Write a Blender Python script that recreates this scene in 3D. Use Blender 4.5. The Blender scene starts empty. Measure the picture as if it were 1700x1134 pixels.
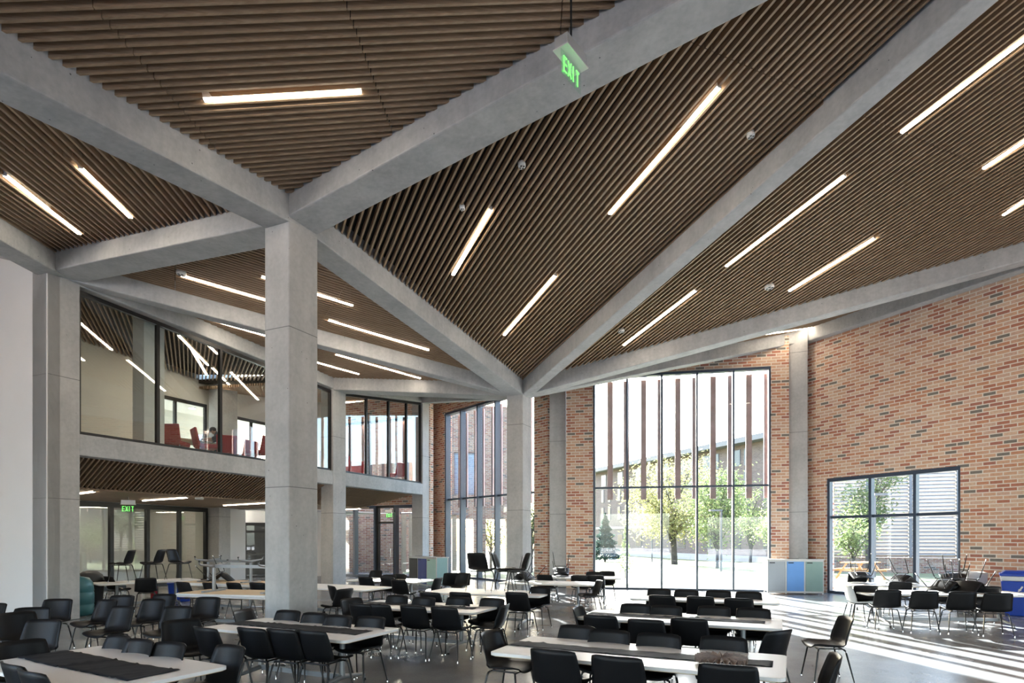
import bpy, bmesh, math, random
from mathutils import Vector, Matrix
random.seed(7)
SC = bpy.context.scene
COL = SC.collection
# ------------------------------------------------------------------ camera, world, sun, exposure
F, CX, HZ, H = 1000.0, 850.0, 892.0, 1.80          # focal length, principal column, horizon row (px), eye height (m)
cam = bpy.data.cameras.new('camera'); camo = bpy.data.objects.new('camera', cam); COL.objects.link(camo)
camo.location = (0, 0, H); camo.rotation_euler = (math.radians(90), 0, 0)
cam.sensor_fit = 'HORIZONTAL'; cam.sensor_width = 36.0; cam.lens = 36.0 * F / 1700.0
cam.shift_x = 0.0; cam.shift_y = (HZ - 567.0) / 1700.0
cam.clip_start = 0.05; cam.clip_end = 600
SC.camera = camo
SUN_AZ, SUN_EL = math.radians(-12.5), math.radians(27)   # sun stands ahead of the camera, a little to the left
w = bpy.data.worlds.new('sky'); SC.world = w; w.use_nodes = True
nt = w.node_tree; nt.nodes.clear()
sky = nt.nodes.new('ShaderNodeTexSky'); sky.sky_type = 'NISHITA'; sky.sun_disc = False
sky.sun_elevation = SUN_EL; sky.sun_rotation = SUN_AZ; sky.air_density = 1.0; sky.dust_density = 2.5; sky.ozone_density = 1.0
hs = nt.nodes.new('ShaderNodeHueSaturation'); hs.inputs['Saturation'].default_value = 1.0
bg = nt.nodes.new('ShaderNodeBackground'); bg.inputs['Strength'].default_value = 0.55
wo = nt.nodes.new('ShaderNodeOutputWorld')
nt.links.new(sky.outputs[0], hs.inputs['Color']); nt.links.new(hs.outputs[0], bg.inputs[0]); nt.links.new(bg.outputs[0], wo.inputs[0])
sl = bpy.data.lights.new('sun', 'SUN'); sl.energy = 19.0; sl.angle = math.radians(0.6); sl.color = (1.0, 0.97, 0.93)
so = bpy.data.objects.new('sun', sl); COL.objects.link(so); so.location = (-6, 40, 30)
sd = Vector((-math.sin(SUN_AZ) * math.cos(SUN_EL), -math.cos(SUN_AZ) * math.cos(SUN_EL), -math.sin(SUN_EL)))
so.rotation_euler = sd.to_track_quat('-Z', 'Y').to_euler()
SC.view_settings.view_transform = 'Standard'; SC.view_settings.look = 'None'
SC.view_settings.gamma = 1.0; SC.view_settings.use_curve_mapping = False
SC.view_settings.exposure = 1.95
cy = SC.cycles
cy.use_denoising = True; cy.max_bounces = 10; cy.diffuse_bounces = 5; cy.glossy_bounces = 4; cy.transmission_bounces = 4
cy.transparent_max_bounces = 24; cy.sample_clamp_indirect = 8.0; cy.caustics_reflective = False; cy.caustics_refractive = False
TUBE = 11.0                                           # emission of the strip lamps

# ------------------------------------------------------------------ materials
def newmat(name):
    m = bpy.data.materials.new(name); m.use_nodes = True
    return m, m.node_tree, m.node_tree.nodes['Principled BSDF']
def N(nt, t, **k):
    n = nt.nodes.new(t)
    for a, b in k.items(): setattr(n, a, b)
    return n
def ramp(nt, stops, interp='LINEAR'):
    r = nt.nodes.new('ShaderNodeValToRGB'); r.color_ramp.interpolation = interp
    while len(r.color_ramp.elements) < len(stops): r.color_ramp.elements.new(0.5)
    for e, (p, c) in zip(r.color_ramp.elements, stops):
        e.position = p; e.color = (*c, 1)
    return r
def plain(name, col, rough=0.5, metal=0.0, var=0.06, scale=6.0, bump=0.0, spec=0.5):
    m, t, b = newmat(name); L = t.links
    tc = N(t, 'ShaderNodeTexCoord'); n = N(t, 'ShaderNodeTexNoise'); n.inputs['Scale'].default_value = scale; n.inputs['Detail'].default_value = 4
    L.new(tc.outputs['Object'], n.inputs['Vector'])
    r = ramp(t, [(0.25, tuple(c * (1 - var) for c in col)), (0.75, tuple(min(1, c * (1 + var)) for c in col))])
    L.new(n.outputs['Fac'], r.inputs[0]); L.new(r.outputs[0], b.inputs['Base Color'])
    b.inputs['Roughness'].default_value = rough; b.inputs['Metallic'].default_value = metal
    b.inputs['Specular IOR Level'].default_value = spec
    if bump:
        bp = N(t, 'ShaderNodeBump'); bp.inputs['Strength'].default_value = bump; bp.inputs['Distance'].default_value = 0.01
        n2 = N(t, 'ShaderNodeTexNoise'); n2.inputs['Scale'].default_value = scale * 12; L.new(tc.outputs['Object'], n2.inputs['Vector'])
        L.new(n2.outputs['Fac'], bp.inputs['Height']); L.new(bp.outputs[0], b.inputs['Normal'])
    return m
def concrete(name, c0, c1, joints=0.0, rough=0.75):
    m, t, b = newmat(name); L = t.links
    tc = N(t, 'ShaderNodeTexCoord')
    n1 = N(t, 'ShaderNodeTexNoise'); n1.inputs['Scale'].default_value = 1.3; n1.inputs['Detail'].default_value = 8; n1.inputs['Roughness'].default_value = 0.65
    n2 = N(t, 'ShaderNodeTexNoise'); n2.inputs['Scale'].default_value = 14; n2.inputs['Detail'].default_value = 6
    mp = N(t, 'ShaderNodeMapping'); mp.inputs['Scale'].default_value = (6, 6, 0.35)
    n3 = N(t, 'ShaderNodeTexNoise'); n3.inputs['Scale'].default_value = 1.0; n3.inputs['Detail'].default_value = 4
    L.new(tc.outputs['Object'], n1.inputs['Vector']); L.new(tc.outputs['Object'], n2.inputs['Vector'])
    L.new(tc.outputs['Object'], mp.inputs['Vector']); L.new(mp.outputs[0], n3.inputs['Vector'])
    a1 = N(t, 'ShaderNodeMath', operation='MULTIPLY_ADD'); a1.inputs[1].default_value = 0.5; L.new(n2.outputs['Fac'], a1.inputs[0]); L.new(n1.outputs['Fac'], a1.inputs[2])
    a2 = N(t, 'ShaderNodeMath', operation='MULTIPLY_ADD'); a2.inputs[1].default_value = 0.4; L.new(n3.outputs['Fac'], a2.inputs[0]); L.new(a1.outputs[0], a2.inputs[2])
    r = ramp(t, [(0.30, c0), (0.72, c1)])
    sc = N(t, 'ShaderNodeMath', operation='MULTIPLY'); sc.inputs[1].default_value = 0.55; L.new(a2.outputs[0], sc.inputs[0]); L.new(sc.outputs[0], r.inputs[0])
    # a few dark bug-holes
    v = N(t, 'ShaderNodeTexVoronoi'); v.inputs['Scale'].default_value = 4.5; L.new(tc.outputs['Object'], v.inputs['Vector'])
    lt = N(t, 'ShaderNodeMath', operation='LESS_THAN'); lt.inputs[1].default_value = 0.045; L.new(v.outputs['Distance'], lt.inputs[0])
    mx = N(t, 'ShaderNodeMix', data_type='RGBA'); mx.inputs[7].default_value = (*[c * 0.45 for c in c0], 1)
    L.new(lt.outputs[0], mx.inputs[0]); L.new(r.outputs[0], mx.inputs[6]); out = mx.outputs[2]
    if joints:
        sp = N(t, 'ShaderNodeSeparateXYZ'); L.new(tc.outputs['Object'], sp.inputs[0])
        md = N(t, 'ShaderNodeMath', operation='MODULO'); md.inputs[1].default_value = joints; L.new(sp.outputs[2], md.inputs[0])
        l2 = N(t, 'ShaderNodeMath', operation='LESS_THAN'); l2.inputs[1].default_value = 0.014; L.new(md.outputs[0], l2.inputs[0])
        m2 = N(t, 'ShaderNodeMix', data_type='RGBA'); m2.inputs[7].default_value = (*[c * 0.55 for c in c0], 1)
        L.new(l2.outputs[0], m2.inputs[0]); L.new(out, m2.inputs[6]); out = m2.outputs[2]
    L.new(out, b.inputs['Base Color'])
    bp = N(t, 'ShaderNodeBump'); bp.inputs['Strength'].default_value = 0.12; bp.inputs['Distance'].default_value = 0.02
    L.new(a1.outputs[0], bp.inputs['Height']); L.new(bp.outputs[0], b.inputs['Normal'])
    b.inputs['Roughness'].default_value = rough
    return m
def brick(name, cols, mortar, bw=0.30, rh=0.098):
    m, t, b = newmat(name); L = t.links
    uv = N(t, 'ShaderNodeUVMap')
    bt = N(t, 'ShaderNodeTexBrick'); bt.inputs['Scale'].default_value = 1.0
    bt.inputs['Brick Width'].default_value = bw; bt.inputs['Row Height'].default_value = rh
    bt.inputs['Mortar Size'].default_value = 0.0135; bt.inputs['Mortar Smooth'].default_value = 0.1; bt.inputs['Bias'].default_value = 0
    bt.inputs['Color1'].default_value = (0, 0, 0, 1); bt.inputs['Color2'].default_value = (1, 1, 1, 1); bt.inputs['Mortar'].default_value = (0.5, 0.5, 0.5, 1)
    L.new(uv.outputs[0], bt.inputs['Vector'])
    r = ramp(t, cols, 'CONSTANT'); L.new(bt.outputs['Color'], r.inputs[0])
    nz = N(t, 'ShaderNodeTexNoise'); nz.inputs['Scale'].default_value = 18; nz.inputs['Detail'].default_value = 5; L.new(uv.outputs[0], nz.inputs['Vector'])
    hv = N(t, 'ShaderNodeHueSaturation'); mr = N(t, 'ShaderNodeMapRange'); mr.inputs[3].default_value = 0.75; mr.inputs[4].default_value = 1.25
    L.new(nz.outputs['Fac'], mr.inputs[0]); L.new(mr.outputs[0], hv.inputs['Value']); L.new(r.outputs[0], hv.inputs['Color'])
    mx = N(t, 'ShaderNodeMix', data_type='RGBA'); mx.inputs[7].default_value = (*mortar, 1)
    L.new(bt.outputs['Fac'], mx.inputs[0]); L.new(hv.outputs[0], mx.inputs[6]); L.new(mx.outputs[2], b.inputs['Base Color'])
    bp = N(t, 'ShaderNodeBump'); bp.inputs['Strength'].default_value = 0.35; bp.inputs['Distance'].default_value = 0.008; bp.invert = True
    L.new(bt.outputs['Fac'], bp.inputs['Height']); L.new(bp.outputs[0], b.inputs['Normal'])
    b.inputs['Roughness'].default_value = 0.85
    return m
def wood(name, c0, c1, rough=0.55):
    m, t, b = newmat(name); L = t.links
    uv = N(t, 'ShaderNodeUVMap'); mp = N(t, 'ShaderNodeMapping'); mp.inputs['Scale'].default_value = (0.9, 26, 1)
    n = N(t, 'ShaderNodeTexNoise'); n.inputs['Scale'].default_value = 2.0; n.inputs['Detail'].default_value = 6; n.inputs['Distortion'].default_value = 0.4
    L.new(uv.outputs[0], mp.inputs[0]); L.new(mp.outputs[0], n.inputs['Vector'])
    r = ramp(t, [(0.3, c0), (0.7, c1)]); L.new(n.outputs['Fac'], r.inputs[0]); L.new(r.outputs[0], b.inputs['Base Color'])
    b.inputs['Roughness'].default_value = rough
    return m
def glass(name, tint=(0.93, 0.96, 0.96), ior=1.5, boost=1.0):
    m = bpy.data.materials.new(name); m.use_nodes = True; t = m.node_tree; t.nodes.clear(); L = t.links
    o = N(t, 'ShaderNodeOutputMaterial'); tr = N(t, 'ShaderNodeBsdfTransparent'); tr.inputs[0].default_value = (*tint, 1)
    g = N(t, 'ShaderNodeBsdfGlossy'); g.inputs['Roughness'].default_value = 0.0; g.inputs[0].default_value = (0.95, 0.97, 1, 1)
    fr = N(t, 'ShaderNodeFresnel'); gm = N(t, 'ShaderNodeNewGeometry')      # same reflectance on both faces of the thin pane
    im = N(t, 'ShaderNodeMix', data_type='FLOAT'); im.inputs[2].default_value = ior; im.inputs[3].default_value = 1 / ior
    L.new(gm.outputs['Backfacing'], im.inputs[0]); L.new(im.outputs[0], fr.inputs[0])
    # faint waviness of float glass
    tc = N(t, 'ShaderNodeTexCoord'); n = N(t, 'ShaderNodeTexNoise'); n.inputs['Scale'].default_value = 0.8; L.new(tc.outputs['Object'], n.inputs['Vector'])
    bp = N(t, 'ShaderNodeBump'); bp.inputs['Strength'].default_value = 0.02; bp.inputs['Distance'].default_value = 0.05; L.new(n.outputs['Fac'], bp.inputs['Height'])
    L.new(bp.outputs[0], g.inputs['Normal'])
    mu = N(t, 'ShaderNodeMath', operation='MULTIPLY'); mu.inputs[1].default_value = boost; mu.use_clamp = True
    L.new(fr.outputs[0], mu.inputs[0])
    mx = N(t, 'ShaderNodeMixShader'); L.new(mu.outputs[0], mx.inputs[0]); L.new(tr.outputs[0], mx.inputs[1]); L.new(g.outputs[0], mx.inputs[2])
    L.new(mx.outputs[0], o.inputs[0])
    return m
def emit(name, col, s):
    m, t, b = newmat(name); b.inputs['Base Color'].default_value = (*col, 1)
    b.inputs['Emission Color'].default_value = (*col, 1); b.inputs['Emission Strength'].default_value = s
    return m
def leafmat(name, col):
    m, t, b = newmat(name); L = t.links
    oi = N(t, 'ShaderNodeTexCoord'); n = N(t, 'ShaderNodeTexNoise'); n.inputs['Scale'].default_value = 3; L.new(oi.outputs['Object'], n.inputs['Vector'])
    r = ramp(t, [(0.3, tuple(c * 0.6 for c in col)), (0.7, tuple(min(1, c * 1.25) for c in col))]); L.new(n.outputs['Fac'], r.inputs[0])
    L.new(r.outputs[0], b.inputs['Base Color']); b.inputs['Roughness'].default_value = 0.6
    tl = N(t, 'ShaderNodeBsdfTranslucent'); L.new(r.outputs[0], tl.inputs[0])
    mx = N(t, 'ShaderNodeMixShader'); mx.inputs[0].default_value = 0.5
    L.new(b.outputs[0], mx.inputs[1]); L.new(tl.outputs[0], mx.inputs[2]); L.new(mx.outputs[0], t.nodes['Material Output'].inputs[0])
    return m
BR = [(0.0, (0.56, 0.335, 0.22)), (0.15, (0.43, 0.175, 0.11)), (0.29, (0.62, 0.43, 0.305)), (0.42, (0.53, 0.255, 0.15)), (0.56, (0.59, 0.355, 0.23)),
      (0.68, (0.38, 0.155, 0.11)), (0.78, (0.58, 0.38, 0.28)), (0.92, (0.19, 0.17, 0.145))]
M = {
 'conc': concrete('cast concrete', (0.28, 0.29, 0.30), (0.54, 0.55, 0.555)),
 'concj': concrete('cast concrete with pour joints', (0.33, 0.335, 0.335), (0.55, 0.55, 0.545), joints=2.62),
 'brick': brick('blended brick', BR, (0.72, 0.65, 0.56)),
 'slat': wood('oak slat', (0.27, 0.18, 0.11), (0.40, 0.285, 0.19)),
 'ply': wood('plywood', (0.55, 0.40, 0.24), (0.70, 0.54, 0.35)),
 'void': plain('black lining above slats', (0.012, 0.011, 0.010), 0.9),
 'white': plain('white painted plaster', (0.80, 0.80, 0.80), 0.6, var=0.02, scale=1.0),
 'paint': plain('off white partition paint', (0.66, 0.65, 0.60), 0.6, var=0.03, scale=1.0),
 'steel': plain('anthracite window metal', (0.040, 0.060, 0.095), 0.32, 0.0, var=0.05, spec=0.6),
 'black': plain('black metal', (0.012, 0.012, 0.013), 0.4),
 'shell': plain('black moulded shell', (0.008, 0.008, 0.009), 0.42, bump=0.05, scale=8, spec=0.2),
 'shellg': plain('pale grey moulded shell', (0.50, 0.52, 0.52), 0.4),
 'leg': plain('black powder coated tube', (0.010, 0.010, 0.011), 0.3),
 'chrome': plain('polished metal glide', (0.75, 0.75, 0.76), 0.18, 1.0, var=0.02),
 'alu': plain('grey cast aluminium', (0.27, 0.275, 0.285), 0.4, 0.5, var=0.03),
 'lam': plain('white laminate', (0.86, 0.85, 0.84), 0.38, var=0.015, scale=2),
 'edge': plain('white table edge', (0.70, 0.69, 0.67), 0.4, var=0.02),
 'cloth': plain('charcoal cloth', (0.016, 0.020, 0.028), 0.7, bump=0.2, scale=20, spec=0.2),
 'fan': plain('grey brown folded card', (0.27, 0.21, 0.18), 0.7, var=0.3, scale=30),
 'red': plain('crimson upholstery', (0.36, 0.02, 0.03), 0.7, var=0.1),
 'glass': glass('clear glass'),
 'glassr': glass('reflective glass', (0.91, 0.93, 0.91), 1.6, 1.3),
 'tube': emit('lit diffuser', (1.0, 0.86, 0.68), TUBE),
 'down': emit('lit downlight', (1.0, 0.88, 0.7), 8), 'office': emit('added office fill glow', (1.0, 0.92, 0.8), 14),
 'green': emit('lit green letters', (0.16, 1.0, 0.14), 0.45),
 'sign': plain('brushed sign housing', (0.60, 0.61, 0.62), 0.35, 0.5),
 'acry': glass('clear acrylic', (0.90, 0.97, 0.92), 1.45),
 'plast': plain('white plastic', (0.75, 0.75, 0.74), 0.4, var=0.02),
 'grill': plain('dark grille', (0.05, 0.05, 0.05), 0.6),
 'binb': plain('pale blue bin door', (0.13, 0.33, 0.72), 0.35, var=0.03),
 'bing': plain('grey bin door', (0.34, 0.38, 0.42), 0.35, var=0.03),
 'bingr': plain('grey green bin door', (0.22, 0.34, 0.31), 0.35, var=0.03),
 'navy': plain('navy bin door', (0.02, 0.04, 0.22), 0.35, var=0.03),
 'mint': plain('mint bin door', (0.42, 0.62, 0.56), 0.35, var=0.03),
 'mintside': plain('aqua bin side', (0.30, 0.52, 0.56), 0.35, var=0.03),
 'frame': plain('bin frame metal', (0.50, 0.50, 0.50), 0.35, 0.4, var=0.03),
 'recy': plain('recycling blue plastic', (0.01, 0.06, 0.45), 0.35, var=0.04),
 'dark': plain('dark grey plastic', (0.05, 0.055, 0.06), 0.5, var=0.08),
 'bag': plain('translucent bag plastic', (0.70, 0.72, 0.74), 0.3, bump=0.4, scale=10),
 'teal': plain('teal plastic', (0.04, 0.16, 0.18), 0.4, var=0.15, scale=5),
 'paper': plain('white paper', (0.82, 0.82, 0.80), 0.7, var=0.03),
 'skin': plain('skin', (0.50, 0.30, 0.21), 0.5, var=0.05),
 'hair': plain('dark hair', (0.015, 0.011, 0.009), 0.5),
 'shirt': plain('navy shirt', (0.018, 0.024, 0.045), 0.8, var=0.15),
 'trous': plain('dark trousers', (0.02, 0.02, 0.025), 0.8),
 'screen': emit('lit laptop screen', (0.55, 0.75, 1.0), 1.0),
 'fin': plain('terracotta sunscreen fin', (0.46, 0.30, 0.28), 0.25, var=0.25, scale=1.5, spec=0.8),
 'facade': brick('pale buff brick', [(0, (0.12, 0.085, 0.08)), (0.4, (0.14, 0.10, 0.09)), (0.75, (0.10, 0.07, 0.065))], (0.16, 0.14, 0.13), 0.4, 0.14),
 'stone': plain('pale stone band', (0.34, 0.32, 0.31), 0.8),
 'roof': plain('grey roof edge', (0.12, 0.125, 0.14), 0.6),
 'dglass': plain('dark window glass', (0.03, 0.045, 0.06), 0.1, spec=0.5),
 'trunk': plain('grey bark', (0.055, 0.048, 0.045), 0.9, var=0.3, scale=9),
 'lgold': leafmat('yellow green leaves', (0.26, 0.26, 0.11)),
 'lgreen': leafmat('fresh green leaves', (0.15, 0.20, 0.08)),
 'lfir': leafmat('dark conifer needles', (0.03, 0.055, 0.045)),
 'grass': plain('mown grass', (0.13, 0.145, 0.075), 0.9, var=0.35, scale=1.5, bump=0.5),
 'pave': plain('pale paving', (0.42, 0.41, 0.39), 0.85, var=0.08, scale=2),
 'pole': plain('lamp post metal', (0.10, 0.10, 0.11), 0.5),
 'timber': wood('weathered timber', (0.42, 0.22, 0.10), (0.55, 0.32, 0.16)),
 'cream': plain('cream panel', (0.22, 0.21, 0.17), 0.6, var=0.05),
}
def floor_mat():
    m, t, b = newmat('polished concrete floor'); L = t.links
    tc = N(t, 'ShaderNodeTexCoord')
    n = N(t, 'ShaderNodeTexNoise'); n.inputs['Scale'].default_value = 0.5; n.inputs['Detail'].default_value = 9; n.inputs['Roughness'].default_value = 0.62
    n2 = N(t, 'ShaderNodeTexNoise'); n2.inputs['Scale'].default_value = 40; n2.inputs['Detail'].default_value = 3
    L.new(tc.outputs['Object'], n.inputs['Vector']); L.new(tc.outputs['Object'], n2.inputs['Vector'])
    a = N(t, 'ShaderNodeMath', operation='MULTIPLY_ADD'); a.inputs[1].default_value = 0.25; L.new(n2.outputs['Fac'], a.inputs[0]); L.new(n.outputs['Fac'], a.inputs[2])
    r = ramp(t, [(0.40, (0.110, 0.116, 0.124)), (0.80, (0.24, 0.248, 0.258))]); L.new(a.outputs[0], r.inputs[0])
    L.new(r.outputs[0], b.inputs['Base Color'])
    mr = N(t, 'ShaderNodeMapRange'); mr.inputs[3].default_value = 0.16; mr.inputs[4].default_value = 0.34; L.new(n.outputs['Fac'], mr.inputs[0]); L.new(mr.outputs[0], b.inputs['Roughness'])
    return m
M['floor'] = floor_mat()

# ------------------------------------------------------------------ mesh helpers
class MB:
    def __init__(s): s.v = []; s.f = []; s.smooth = []
    def poly(s, pts, faces, sm=False):
        o = len(s.v); s.v += [tuple(p) for p in pts]
        for f in faces: s.f.append([o + i for i in f]); s.smooth.append(sm)
        return s
    def hexa(s, b, t):                                   # bottom quad, top quad (same winding, ccw from above)
        return s.poly(list(b) + list(t), [(3, 2, 1, 0), (4, 5, 6, 7), (0, 1, 5, 4), (1, 2, 6, 5), (2, 3, 7, 6), (3, 0, 4, 7)])
    def box(s, c, size, rz=0.0):
        x, y, z = [a / 2 for a in size]; ca, sa = math.cos(rz), math.sin(rz)
        q = [(-x, -y), (x, -y), (x, y), (-x, y)]
        g = [(c[0] + a * ca - b * sa, c[1] + a * sa + b * ca) for a, b in q]
        return s.hexa([(p[0], p[1], c[2] - z) for p in g], [(p[0], p[1], c[2] + z) for p in g])
    def prism(s, pts, z0, z1):                            # ccw plan polygon; z0,z1 numbers or lists
        n = len(pts); Z0 = z0 if hasattr(z0, '__len__') else [z0] * n; Z1 = z1 if hasattr(z1, '__len__') else [z1] * n
        V = [(p[0], p[1], Z0[i]) for i, p in enumerate(pts)] + [(p[0], p[1], Z1[i]) for i, p in enumerate(pts)]
        return s.poly(V, [tuple(range(n - 1, -1, -1)), tuple(range(n, 2 * n))] + [(i, (i + 1) % n, n + (i + 1) % n, n + i) for i in range(n)])
    def bar(s, p, q, wd, ht, up=(0, 0, 1)):               # square bar from p to q, width across, height along up
        p, q, up = Vector(p), Vector(q), Vector(up); d = (q - p).normalized(); sx = d.cross(up).normalized() * wd / 2; sz = sx.cross(d).normalized() * ht / 2
        b = [p - sx - sz, p + sx - sz, q + sx - sz, q - sx - sz]; t = [x + 2 * sz for x in b]
        return s.hexa(b, t)
    def tube(s, pts, r, n=8, cap=True):
        pts = [Vector(p) for p in pts]; rs = r if hasattr(r, '__len__') else [r] * len(pts); rings = []
        for i, p in enumerate(pts):
            d = (pts[min(i + 1, len(pts) - 1)] - pts[max(i - 1, 0)]).normalized()
            a = d.cross(Vector((0, 0, 1)) if abs(d.z) < 0.95 else Vector((1, 0, 0))).normalized(); b = d.cross(a)
            rings.append([p + (a * math.cos(2 * math.pi * k / n) + b * math.sin(2 * math.pi * k / n)) * rs[i] for k in range(n)])
        V = [v for rg in rings for v in rg]; Fc = []
        for i in range(len(rings) - 1):
            for k in range(n): Fc.append((i * n + k, i * n + (k + 1) % n, (i + 1) * n + (k + 1) % n, (i + 1) * n + k))
        s.poly(V, Fc, True)
        if cap: s.poly(rings[0], [tuple(range(n))]); s.poly(rings[-1], [tuple(range(n - 1, -1, -1))])
        return s
    def lathe(s, prof, c=(0, 0, 0), n=20, sm=True):
        V = [(c[0] + r * math.cos(2 * math.pi * k / n), c[1] + r * math.sin(2 * math.pi * k / n), c[2] + z) for r, z in prof for k in range(n)]
        Fc = [(i * n + k, i * n + (k + 1) % n, (i + 1) * n + (k + 1) % n, (i + 1) * n + k) for i in range(len(prof) - 1) for k in range(n)]
        s.poly(V, Fc, sm); m = len(prof) - 1
        s.poly(V[:n], [tuple(range(n - 1, -1, -1))]); s.poly(V[m * n:], [tuple(range(n))])
        return s
    def mesh(s, name, mat):
        me = bpy.data.meshes.new(name); me.from_pydata(s.v, [], s.f); me.materials.append(mat)
        me.polygons.foreach_set('use_smooth', s.smooth)
        bm = bmesh.new(); bm.from_mesh(me); bmesh.ops.recalc_face_normals(bm, faces=bm.faces); bm.to_mesh(me); bm.free()
        uv = me.uv_layers.new(name='UVMap').data; vs = me.vertices
        for p in me.polygons:
            n = p.normal
            if abs(n.z) > 0.7: t, b = Vector((1, 0, 0)), Vector((0, 1, 0))
            else: t = Vector((-n.y, n.x, 0)).normalized(); b = Vector((0, 0, 1))
            for li in p.loop_indices:
                co = vs[me.loops[li].vertex_index].co; uv[li].uv = (co.dot(t), co.dot(b))
        return me
    def build(s, name, mat, parent=None, **kw):
        o = bpy.data.objects.new(name, s.mesh(name, M[mat] if isinstance(mat, str) else mat)); COL.objects.link(o)
        if parent is not None: o.parent = parent
        for k, val in kw.items(): o[k] = val
        return o
def tag(o, label, cat=None, group=None, kind=None):
    o['label'] = label
    if cat: o['category'] = cat
    if group: o['group'] = group
    if kind: o['kind'] = kind
    return o
def empty(name, loc=(0, 0, 0), rz=0.0):
    o = bpy.data.objects.new(name, None); COL.objects.link(o); o.location = loc; o.rotation_euler = (0, 0, rz); o.empty_display_size = 0.1
    return o
KIDS = {}
ORD = ['first', 'second', 'third', 'fourth', 'fifth', 'sixth', 'seventh', 'eighth']
def children(o): return [c for c in bpy.data.objects if c.parent == o]
def copy_tree(o, parent=None):
    c = o.copy(); COL.objects.link(c); c.parent = parent
    if o.name not in KIDS: KIDS[o.name] = children(o)
    for ch in KIDS[o.name]: copy_tree(ch, c)
    return c
def bevel(o, wd=0.01, seg=2):
    m = o.modifiers.new('bevel', 'BEVEL'); m.width = wd; m.segments = seg; m.limit_method = 'ANGLE'; m.angle_limit = math.radians(40); return o
def struct(o, label, cat): return tag(o, label, cat, kind='structure')
def V2(a): return Vector((a[0], a[1]))
def xz(px, py, z):                                     # the point of a level plane at height z that the photo shows at px, py
    D = (H - z) * F / (py - HZ); return Vector(((px - CX) / F * D, D, z))
class Plane:
    def __init__(s, a, b, c): s.p = Vector(a); s.n = (Vector(b) - s.p).cross(Vector(c) - s.p).normalized()
    def z(s, x, y): return s.p.z - (s.n.x * (x - s.p.x) + s.n.y * (y - s.p.y)) / s.n.z
    def hit(s, px, py):
        d = Vector(((px - CX) / F, 1, (HZ - py) / F)); o = Vector((0, 0, H))
        return o + d * ((s.p - o).dot(s.n) / d.dot(s.n))

# ------------------------------------------------------------------ plan of the building
U = Vector((0.4226, 0.9063)); Vd = Vector((-0.9063, 0.4226))
def corner(n, cu=0.655, cv=0.545): return [V2(n), V2(n) + U * cu, V2(n) + U * cu + Vd * cv, V2(n) + Vd * cv]
def centre(n, cu=0.655, cv=0.545): return V2(n) + U * cu / 2 + Vd * cv / 2
n1, n2, n3, n4, n6 = (-3.633, 9.818), (0.329, 18.305), (-9.775, 12.655), (-6.096, 20.527), (-3.78, 25.49)
C1, C2, C3, C4, C6 = [centre(n) for n in (n1, n2, n3, n4, n6)]
C7, C8, C9 = Vector((9.50, 20.02)), Vector((1.72, 21.92)), Vector((13.13, 13.13))
E2, E3 = Vector((-7.64, 1.31)), Vector((7.0, 4.69))
Z = {'C1': 6.98, 'C2': 6.11, 'C3': 7.40, 'C4': 6.86, 'C6': 7.55, 'C7': 8.22, 'C8': 7.5, 'C9': 8.30, 'E2': 6.0, 'E3': 8.84}
UP = 0.39                                              # slats sit this far above the beam soffits
# floor
fl = MB().prism([(-17, -9), (17, -9), (17, 7.2), (9.95, 20.6), (9.2, 20.5), (2.0, 22.1), (-3.4, 29.0), (-8.2, 31.0), (-17, 31)], -0.25, 0.0).build('floor', 'floor')
struct(fl, 'grey polished concrete floor of the hall', 'floor')
# columns
def column(n, ztop, label, z0=0.0, cu=0.655, cv=0.545, mat='concj'):
    o = MB().prism(corner(n, cu, cv), z0, ztop).build('column', mat); bevel(o, 0.02, 2); return struct(o, label, 'column')
column(n1, 7.5, 'big square concrete column standing behind the runner table, carrying four beams')
column(n2, 6.6, 'square concrete column in the middle of the hall where the roof dips lowest')
column(n3, 7.9, 'concrete column between the white wall and the balcony')
column(n4, 7.4, 'concrete column between the two balcony windows')
column(n6, 8.0, 'concrete column at the far end of the balcony')
struct(bevel(MB().box((C7.x, C7.y, 4.3), (0.58, 0.62, 8.6), math.radians(-25)).build('column', 'concj'), 0.02), 'concrete column behind the grey, blue and green recycling cabinet', 'column')
struct(bevel(MB().box((C8.x, C8.y, 4.2), (0.60, 0.62, 8.4), math.radians(-16)).build('column', 'concj'), 0.02), 'concrete column in the brick wall beside the five pane window', 'column')
# beams
def beam(a, b, za, zb, wd, label, dp=0.95, e0=0.0, e1=0.0):
    a, b = V2(a), V2(b); d = (b - a).normalized(); L = (b - a).length; sl_ = (zb - za) / L
    a2, b2 = a - d * e0, b + d * e1; za2, zb2 = za - sl_ * e0, zb + sl_ * e1; s = Vector((d.y, -d.x)) * wd / 2
    pts = [a2 + s, b2 + s, b2 - s, a2 - s]; zz = [za2, zb2, zb2, za2]
    o = MB().prism(pts, zz, [q + dp for q in zz]).build('beam', 'conc'); bevel(o, 0.025, 2)
    return struct(o, label, 'beam')
beam(C1, C3, Z['C1'], Z['C3'], 0.655, 'concrete roof beam from the big column to the column by the white wall', e0=0.2, e1=0.25)
beam(C1, E2, Z['C1'], Z['E2'], 0.545, 'concrete roof beam from the big column to the top left corner', e0=0.3)
beam(C1, E3, Z['C1'], Z['E3'], 0.655, 'wide concrete roof beam rising from the big column past the hanging exit sign', e0=0.25, e1=0.5)
beam(C1, C2, Z['C1'], Z['C2'], 0.545, 'concrete roof beam joining the big column and the middle column', e0=0.3, e1=0.3)
beam(C2 + Vector((0.17, -0.12)), E3, Z['C2'], Z['E3'], 0.34, 'narrow concrete roof beam climbing from the middle column to the top of the view', e1=0.4)
beam(C2 + Vector((0.1, -0.05)), C9, Z['C2'], Z['C9'], 0.40, 'concrete roof beam from the middle column towards the brick wall end', e1=0.4)
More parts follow.
